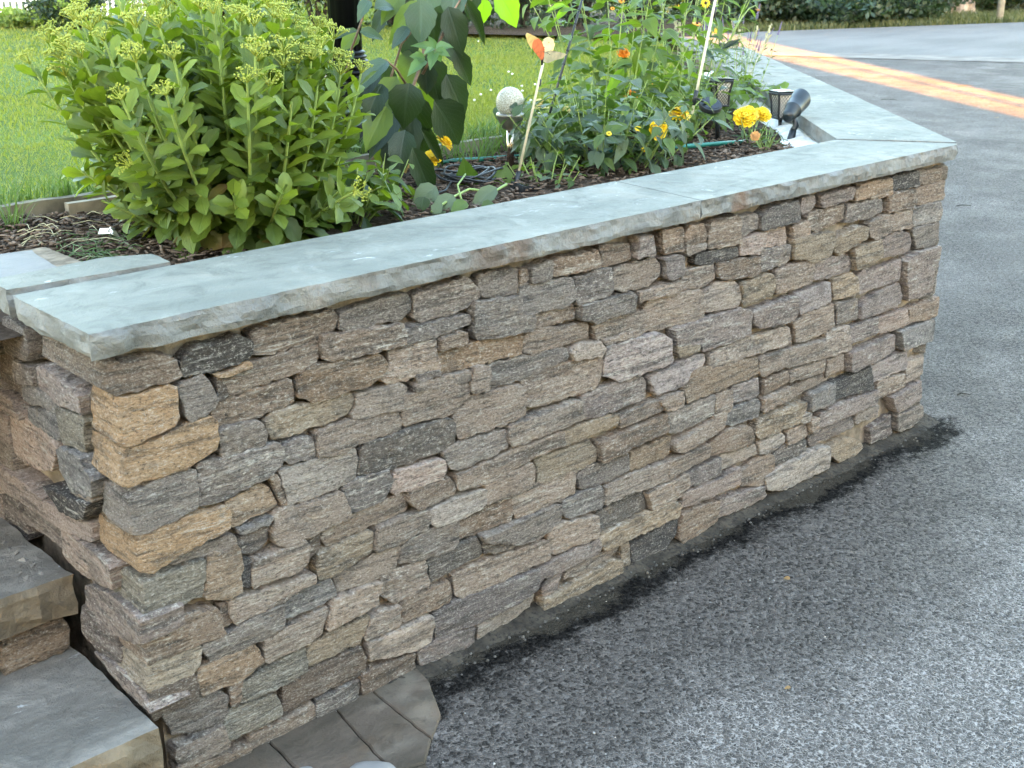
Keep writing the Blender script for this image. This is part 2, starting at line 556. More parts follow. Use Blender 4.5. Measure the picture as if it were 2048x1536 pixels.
M['chip'] = simple_mat('bark_chip', (0.13, 0.085, 0.058), 0.9, 0, 0.5, 20, 0.0)
M['timber'] = simple_mat('weathered_timber', (0.17, 0.145, 0.10), 0.85, 0, 0.35, 14, 0.003)
M['timber_pale'] = simple_mat('pale_timber', (0.30, 0.245, 0.17), 0.85, 0, 0.3, 14, 0.003)
M['black'] = simple_mat('black_paint', (0.004, 0.004, 0.0045), 0.42, 0, 0.2, 12, 0.0, 0.25)
M['black_plastic'] = simple_mat('black_plastic', (0.016, 0.017, 0.018), 0.42, 0, 0.2, 20, 0.0004)
M['grey_plastic'] = simple_mat('dark_grey_plastic', (0.016, 0.022, 0.026), 0.38, 0, 0.2, 20, 0.0)
M['panel'] = simple_mat('solar_cell', (0.012, 0.013, 0.017), 0.18, 0, 0.2, 30, 0.0)
M['lattice_back'] = simple_mat('lantern_diffuser', (0.78, 0.74, 0.66), 0.5, 0, 0.05, 20, 0.0)
M['pewter'] = simple_mat('brushed_pewter', (0.30, 0.285, 0.25), 0.38, 0.75, 0.1, 30, 0.0)
M['steel'] = simple_mat('stainless_pole', (0.62, 0.52, 0.44), 0.22, 1.0, 0.05, 30, 0.0)
M['cane'] = simple_mat('cream_cane', (0.56, 0.49, 0.33), 0.5, 0, 0.15, 8, 0.0)
M['green_hose'] = simple_mat('green_hose', (0.015, 0.15, 0.105), 0.4, 0, 0.15, 10, 0.0)
M['bark'] = simple_mat('brown_bark', (0.20, 0.12, 0.07), 0.7, 0, 0.35, 30, 0.001)
M['tree_bark'] = simple_mat('grey_tree_bark', (0.24, 0.20, 0.17), 0.9, 0, 0.45, 6, 0.03)
M['dark_bark'] = simple_mat('dark_tree_bark', (0.05, 0.042, 0.034), 0.9, 0, 0.4, 6, 0.03)
M['white_paint'] = simple_mat('white_paint', (0.80, 0.80, 0.80), 0.5, 0, 0.04, 6, 0.0)
M['pole_wood'] = simple_mat('weathered_pole', (0.36, 0.34, 0.30), 0.85, 0, 0.2, 8, 0.002)
M['sedum'] = leaf_mat('sedum_leaf', (0.080, 0.126, 0.019), 0.45, 0.32, 0.32, 0.22, nveins=4, hue=(0.125, 0.172, 0.024))
M['sedum_old'] = leaf_mat('sedum_leaf_yellowing', (0.17, 0.155, 0.035), 0.55, 0.3, 0.35, 0.2, nveins=4, tip=((0.16, 0.085, 0.035), 0.55))
M['sedum_pale'] = leaf_mat('sedum_leaf_toplit', (0.150, 0.205, 0.030), 0.45, 0.40, 0.25, 0.2, nveins=4)  # upper leaves catching the light, that brightness put into their colour
M['sedum_stem'] = simple_mat('sedum_stem', (0.26, 0.34, 0.09), 0.5, 0, 0.2, 20, 0.0)
M['sedum_bud'] = simple_mat('sedum_bud', (0.31, 0.345, 0.040), 0.6, 0, 0.3, 90, 0.0)
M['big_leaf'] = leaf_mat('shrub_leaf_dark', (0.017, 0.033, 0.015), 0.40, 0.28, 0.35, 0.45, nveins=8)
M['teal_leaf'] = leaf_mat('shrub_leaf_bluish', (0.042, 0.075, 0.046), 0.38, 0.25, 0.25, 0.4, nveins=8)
M['lit_leaf'] = leaf_mat('shrub_leaf_backlit', (0.15, 0.27, 0.02), 0.45, 0.6, 0.2, 0.3, nveins=8)  # the glow of light behind the leaf is put into its colour
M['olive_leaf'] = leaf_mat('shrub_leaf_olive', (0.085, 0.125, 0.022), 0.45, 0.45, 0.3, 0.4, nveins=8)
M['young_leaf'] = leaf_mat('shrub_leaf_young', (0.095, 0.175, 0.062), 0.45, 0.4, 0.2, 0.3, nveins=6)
M['mid_leaf'] = leaf_mat('perennial_leaf', (0.055, 0.098, 0.022), 0.42, 0.40, 0.4, 0.3, nveins=6, hue=(0.10, 0.15, 0.028))
M['lime_leaf'] = leaf_mat('lime_leaf', (0.105, 0.165, 0.026), 0.45, 0.45, 0.35, 0.3, nveins=6)
M['bush_leaf'] = leaf_mat('bush_leaf', (0.034, 0.066, 0.024), 0.38, 0.30, 0.4, 0.35, nveins=6, hue=(0.068, 0.105, 0.034))
M['grey_leaf'] = leaf_mat('grey_green_leaf', (0.10, 0.135, 0.078), 0.5, 0.3, 0.25, 0.2, nveins=5)
M['dry_leaf'] = leaf_mat('dry_leaf', (0.30, 0.19, 0.09), 0.7, 0.2, 0.3, 0.2)
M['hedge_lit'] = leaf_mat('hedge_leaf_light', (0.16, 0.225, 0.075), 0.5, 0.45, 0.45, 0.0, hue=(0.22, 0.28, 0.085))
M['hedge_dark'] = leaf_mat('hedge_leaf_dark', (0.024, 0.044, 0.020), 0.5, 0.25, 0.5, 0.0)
M['wood_leaf'] = leaf_mat('woodland_leaf', (0.022, 0.044, 0.024), 0.5, 0.25, 0.55, 0.0)
M['wood_leaf_brown'] = leaf_mat('woodland_leaf_olive', (0.055, 0.055, 0.022), 0.5, 0.25, 0.5, 0.0)
M['evergreen'] = simple_mat('evergreen_crown', (0.025, 0.045, 0.020), 0.9, 0, 0.4, 3, 0.05)
M['grass'] = leaf_mat('grass_blade', (0.138, 0.160, 0.034), 0.5, 0.45, 0.4, 0.0, hue=(0.225, 0.22, 0.055))
M['grass_dark'] = leaf_mat('grass_tuft_blade', (0.085, 0.14, 0.045), 0.5, 0.3, 0.4, 0.0)
M['petal_yellow'] = simple_mat('yellow_petal', (0.85, 0.56, 0.010), 0.55, 0, 0.2, 60, 0.0)
M['petal_orange'] = simple_mat('orange_petal', (0.85, 0.28, 0.010), 0.55, 0, 0.25, 60, 0.0)
M['petal_cream'] = simple_mat('cream_petal', (0.70, 0.58, 0.24), 0.6, 0, 0.2, 60, 0.0)
M['petal_faded'] = simple_mat('faded_petal', (0.60, 0.30, 0.10), 0.7, 0, 0.4, 80, 0.0)
M['flower_eye'] = simple_mat('flower_eye', (0.05, 0.025, 0.012), 0.8, 0, 0.3, 60, 0.0)
M['purple'] = simple_mat('purple_floret', (0.17, 0.13, 0.255), 0.6, 0, 0.4, 70, 0.0)
M['seed'] = simple_mat('dry_stalk', (0.36, 0.33, 0.20), 0.8, 0, 0.3, 40, 0.0)
M['clover'] = simple_mat('clover_white', (0.68, 0.68, 0.60), 0.8, 0, 0.1, 40, 0.0)
M['wing_orange'] = simple_mat('wing_orange', (0.72, 0.16, 0.055), 0.5, 0, 0.25, 60, 0.0)
M['wing_yellow'] = simple_mat('wing_yellow', (0.75, 0.47, 0.16), 0.5, 0, 0.2, 60, 0.0)
M['wing_brown'] = simple_mat('wing_brown', (0.27, 0.22, 0.12), 0.5, 0, 0.3, 40, 0.0)


def glass_mat():
    m, t, b, _ = new_mat('crackle_glass')
    n = N(t)
    v = n.obj()
    e = n.voro(v, 150, 'DISTANCE_TO_EDGE').outputs['Distance']
    crack = n.smooth(e, 0.10, 0.0)
    t.links.new(n.mix(crack, (0.62, 0.59, 0.46), (0.78, 0.76, 0.66)), b.inputs['Base Color'])
    b.inputs['Roughness'].default_value = 0.12
    b.inputs['IOR'].default_value = 1.33
    t.links.new(n.math('SUBTRACT', 0.42, n.math('MULTIPLY', crack, 0.35)), b.inputs['Transmission Weight'])
    t.links.new(n.bump(n.math('ADD', n.math('MULTIPLY', crack, -1.0), n.noise(v, 60, 3)), 0.6, 0.0012), b.inputs['Normal'])
    return m


M['glass'] = glass_mat()

# ================================================================ THE SETTING
GZ = -1.010       # driveway level at the foot of the wall
BED = -0.095      # top of the planting bed
LAWN = -0.075


def sheet(name, pts, mat, kind='structure', cut=0, zf=None):
    bm = bmesh.new()
    vs = [bm.verts.new(p) for p in pts]
    bm.faces.new(vs)
    bmesh.ops.triangulate(bm, faces=bm.faces[:])
    if cut:
        bmesh.ops.subdivide_edges(bm, edges=bm.edges[:], cuts=cut, use_grid_fill=True)
    if zf:
        for v in bm.verts:
            v.co.z += zf(v.co)
    bmesh.ops.recalc_face_normals(bm, faces=bm.faces[:])
    if sum(f.normal.z for f in bm.faces) < 0:
        bmesh.ops.reverse_faces(bm, faces=bm.faces[:])
    me = bpy.data.meshes.new(name)
    bm.to_mesh(me)
    bm.free()
    o = link(name, me, mat)
    o['kind'] = kind
    return o


sheet('ground', [(-90, -70, GZ - 0.012), (160, -70, GZ - 0.012), (160, 160, GZ - 0.012), (-90, 160, GZ - 0.012)], M['verge'])
road_near = [(17.9, 3.2), (16.45, 6.1), (14.96, 9.15), (13.3, 12.6)]
road_far = [(16.4, 13.3), (18.41, 12.51), (24.77, 10.11), (32.0, 7.4)]
# driveway of dark asphalt, up to the street
sheet('driveway', [(0.30, -6.0, GZ), (0.30, 0.10, GZ), (3.0, 0.10, GZ), (5.55, 2.86, GZ), (9.5, 7.2, GZ), (13.3, 12.6, GZ), (14.96, 9.15, GZ), (16.45, 6.1, GZ), (17.9, 3.2, GZ), (22, -6, GZ)], M['asphalt'])


def road_mat():
    m, t, b, _ = new_mat('worn_road')
    n = N(t)
    v = n.pos()
    base = n.mix(n.smooth(n.noise(n.vscale(v, (0.35, 0.9, 1)), 1.0, 5), 0.35, 0.65), (0.130, 0.119, 0.108), (0.182, 0.167, 0.152))
    base = n.mix(n.smooth(n.noise(v, 30, 4, 0.8), 0.5, 0.75), base, (0.21, 0.20, 0.195))
    t.links.new(base, b.inputs['Base Color'])
    b.inputs['Roughness'].default_value = 0.75
    b.inputs['Specular IOR Level'].default_value = 0.2
    t.links.new(n.bump(n.noise(v, 60, 4, 0.8), 1.0, 0.01), b.inputs['Normal'])
    return m


M['road'] = road_mat()
sheet('road', [(22.2, -6.0, GZ + 0.004), (17.9, 3.2, GZ + 0.004), (16.45, 6.1, GZ + 0.004), (14.96, 9.15, GZ + 0.004), (13.3, 12.6, GZ + 0.004), (16.4, 13.3, GZ + 0.004), (18.41, 12.51, GZ + 0.004), (24.77, 10.11, GZ + 0.004), (32, 7.4, GZ + 0.004), (60, -3, GZ + 0.004), (60, -6, GZ + 0.004)], M['road'])
M['sand'] = simple_mat('road_sand', (0.16, 0.14, 0.12), 0.95, 0, 0.3, 3, 0.0)
bm_pts = []
for (x, y), wd in (((13.6, 12.0), .10), ((14.96, 9.15), .22), ((15.7, 7.65), .30), ((16.45, 6.1), .26), ((17.4, 4.2), .2), ((18.6, 1.7), .1)):
    bm_pts.append((x, y, wd))
ps = [(x - w * .5, y - w * .2, GZ + .008) for x, y, w in bm_pts] + [(x + w * 2.0, y + w * 1.0, GZ + .008) for x, y, w in bm_pts[::-1]]
sheet('road_edge_sand', ps, M['sand'])


def lawn_z(co):
    return 0.02 * mnoise.noise(Vector((co.x * 0.5, co.y * 0.5, 0)))


lawn_pts = [(-6, 1.46), (2.2, 1.46), (3.55, 1.46), (4.55, 2.45), (5.5, 3.4), (7.4, 5.0), (8.6, 7.2), (7.5, 11), (3.0, 15), (-6, 15)]
sheet('lawn', [(x, y, LAWN) for x, y in lawn_pts], M['soil'], cut=6, zf=lawn_z)
bank = MB()
for i in range(4, len(lawn_pts) - 1):
    (x0, y0), (x1, y1) = lawn_pts[i], lawn_pts[i + 1]
    ex = [(x0, y0, LAWN - .02), (x1, y1, LAWN - .02)]
    n0 = Vector((y1 - y0, -(x1 - x0), 0)).normalized() * 1.2
    bank.add([ex[0], ex[1], (x1 + n0.x, y1 + n0.y, GZ - .01), (x0 + n0.x, y0 + n0.y, GZ - .01)], [(0, 1, 2, 3)])
bank.build('lawn_bank', M['verge'], kind='structure')

bed_pts = [(-1.4, 0.50), (0.24, 0.50), (0.36, 0.345), (2.78, 0.345), (3.10, 0.62), (4.05, 1.66), (4.8, 2.45), (5.4, 3.15), (4.55, 2.43), (3.55, 1.45), (-1.4, 1.45)]


def bed_z(co):
    return 0.022 * mnoise.noise(Vector((co.x * 4, co.y * 4, 1.0)))


sheet('planting_bed', [(x, y, BED) for x, y in bed_pts], M['mulch'], cut=7, zf=bed_z)

# bark chips lying on the bed: far too many to count
def chips(n, poly_fn, zf):
    vs, fs = [], []
    i = 0
    while i < n:
        x, y = poly_fn()
        L, W, H = rnd(.010, .034), rnd(.004, .010), rnd(.002, .005)
        if random.random() < .06:
            L *= 2.2
            W *= .45
        a = rnd(0, 2 * PI)
        tl = rnd(-.5, .5)
        d = Vector((math.cos(a), math.sin(a), tl * .6)).normalized()
        s = Vector((-math.sin(a), math.cos(a), rnd(-.5, .5))).normalized()
        u = d.cross(s)
        c = Vector((x, y, zf(x, y) + rnd(0.0, .016)))
        o = len(vs)
        vs += [tuple(c + d * (L * sx * rnd(.35, .6)) + s * (W * sy) * .5 + u * H * sz * .5) for sz in (-1, 1) for sx, sy in ((-1, -1), (1, -.6), (1, .7), (-1, 1))]
        fs += [(o, o + 3, o + 2, o + 1), (o + 4, o + 5, o + 6, o + 7), (o, o + 1, o + 5, o + 4), (o + 1, o + 2, o + 6, o + 5), (o + 2, o + 3, o + 7, o + 6), (o + 3, o, o + 4, o + 7)]
        i += 1
    return mesh_np('bark_chips', vs, fs)


def bed_spot():
    while True:
        q = random.random()
        if q < .38:
            x, y = rnd(-.05, .75), rnd(.5, 1.4)
            if x < .26 and y < .90:
                continue
        elif q < .72:
            x, y = rnd(1.2, 2.4), rnd(.37, 1.4)
        else:
            x, y = rnd(2.3, 3.3), rnd(.37, 1.4)
            if y < .62 + (x - 3.10) * 1.09 + .15 and x > 2.70:
                continue
        return x, y


M['chip'] = leaf_mat('bark_chip', (0.070, 0.046, 0.031), 0.95, 0, 0.75, 0.0, hue=(0.125, 0.09, 0.066), spec=0.1)
ch = link('bark_mulch', chips(9000, bed_spot, lambda x, y: BED + .022 * mnoise.noise(Vector((x * 4, y * 4, 1.0)))), M['chip'])
tag(ch, 'brown shredded bark mulch covering the planting bed', 'mulch', kind='stuff')


# ---------------------------------------------------------------- grass
def blades(n, xy, h0, h1, w, z0, lean=.5, seed=1, gz=None):
    g = np.random.default_rng(seed)
    n = len(xy)
    a = g.uniform(0, 2 * PI, n)
    h = g.uniform(h0, h1, n)
    ln = g.uniform(.1, lean, n) * h
    b = g.uniform(0, 2 * PI, n)
    p = np.zeros((n, 3))
    p[:, :2] = xy
    p[:, 2] = z0 if gz is None else gz
    s = np.stack([np.cos(a), np.sin(a), 0 * a], 1) * (w * g.uniform(.6, 1.3, n))[:, None] * .5
    l = np.stack([np.cos(b), np.sin(b), 0 * b], 1) * ln[:, None]
    up = np.array([0, 0, 1.0])
    v = np.stack([p - s, p + s, p + s * .8 + l * .35 + up * (h * .55)[:, None], p - s * .8 + l * .35 + up * (h * .55)[:, None], p + l + up * h[:, None] * .95], 1).reshape(-1, 3)
    k = np.arange(n)[:, None] * 5
    tri = np.concatenate([k + np.array([[0, 1, 2]]), k + np.array([[0, 2, 3]]), k + np.array([[3, 2, 4]])], 0)
    return v, tri


def in_poly(x, y, poly):
    r = np.zeros(len(x), bool)
    j = len(poly) - 1
    for i in range(len(poly)):
        xi, yi = poly[i]
        xj, yj = poly[j]
        c = ((yi > y) != (yj > y)) & (x < (xj - xi) * (y - yi) / (yj - yi + 1e-12) + xi)
        r ^= c
        j = i
    return r


def lawn_points():
    g = np.random.default_rng(5)
    out = []
    for (y0, y1, dens) in ((1.50, 2.6, 9500), (2.6, 4.2, 4200), (4.2, 6.5, 1800), (6.5, 9.9, 850)):
        x0, x1 = 0.0 + (y0 - 1.4) * .28, 3.4 + (y1 - 1.4) * .95
        n = int(dens * (x1 - x0) * (y1 - y0))
        x = g.uniform(x0, x1, n)
        y = g.uniform(y0, y1, n)
        # thin and thick patches
        out.append(np.stack([x, y], 1))
    xy = np.concatenate(out)
    keep = in_poly(xy[:, 0], xy[:, 1], lawn_pts)
    rel = (xy[:, 1] + 1.98) / (xy[:, 0] + .835 + 1e-6)
    ang = np.degrees(np.arctan2(xy[:, 1] + 1.98, xy[:, 0] + .835))
    keep &= (ang < 72.5) & (ang > 33)
    return xy[keep]


gxy = lawn_points()
dist = np.hypot(gxy[:, 0] + .835, gxy[:, 1] + 1.98)
v, f = blades(len(gxy), gxy, .012, .030, .0036, LAWN - .005, .9, 3)
wid = np.clip(dist / 4.2, 1, 2.4)
vv = v.reshape(-1, 5, 3)
c0 = vv[:, :2].mean(1, keepdims=True)
vv[:, :4, :2] = vv[:, :4, :2] + (vv[:, :4, :2] - vv[:, [1, 0, 3, 2], :2]) * .5 * (wid[:, None, None] - 1)
go = link('lawn_grass', mesh_np('lawn_grass', vv.reshape(-1, 3), f), M['grass'])
tag(go, 'bright green mown grass of the lawn behind the bed', 'grass', kind='stuff')
# longer fringe along the timber edging, and thin weeds in front of it
g = np.random.default_rng(9)
fr = np.stack([g.uniform(.3, 3.2, 1500), 1.475 + np.abs(g.normal(0, .03, 1500))], 1)
v1, f1 = blades(0, fr, .05, .12, .005, LAWN, 1.0, 11)
fr2 = np.stack([g.uniform(1.9, 2.75, 260), g.uniform(1.22, 1.40, 260)], 1)
v2, f2 = blades(0, fr2, .06, .17, .005, BED, 1.0, 12)
fo = link('fringe_grass', mesh_np('fringe_grass', np.concatenate([v1, v2]), np.concatenate([f1, f2 + len(v1)])), M['grass_dark'])
tag(fo, 'long grass blades growing along the timber edging', 'grass', kind='stuff')
# clover heads
mb = MB()
for _ in range(14):
    x, y = at(rnd(985, 1100), rnd(150, 262), z=LAWN).xy
    mb.lathe([(.002, 0), (.006, .003), (.007, .007), (.003, .010)], 6, (x, y, LAWN + rnd(.03, .055)))
for _ in range(12):
    x, y = at(rnd(850, 1000), rnd(80, 250), z=LAWN).xy
    mb.lathe([(.002, 0), (.006, .003), (.006, .007), (.003, .010)], 6, (x, y, LAWN + rnd(.03, .05)))
tag(mb.build('clover', M['clover']), 'tiny white clover heads scattered through the lawn', 'clover', kind='stuff')

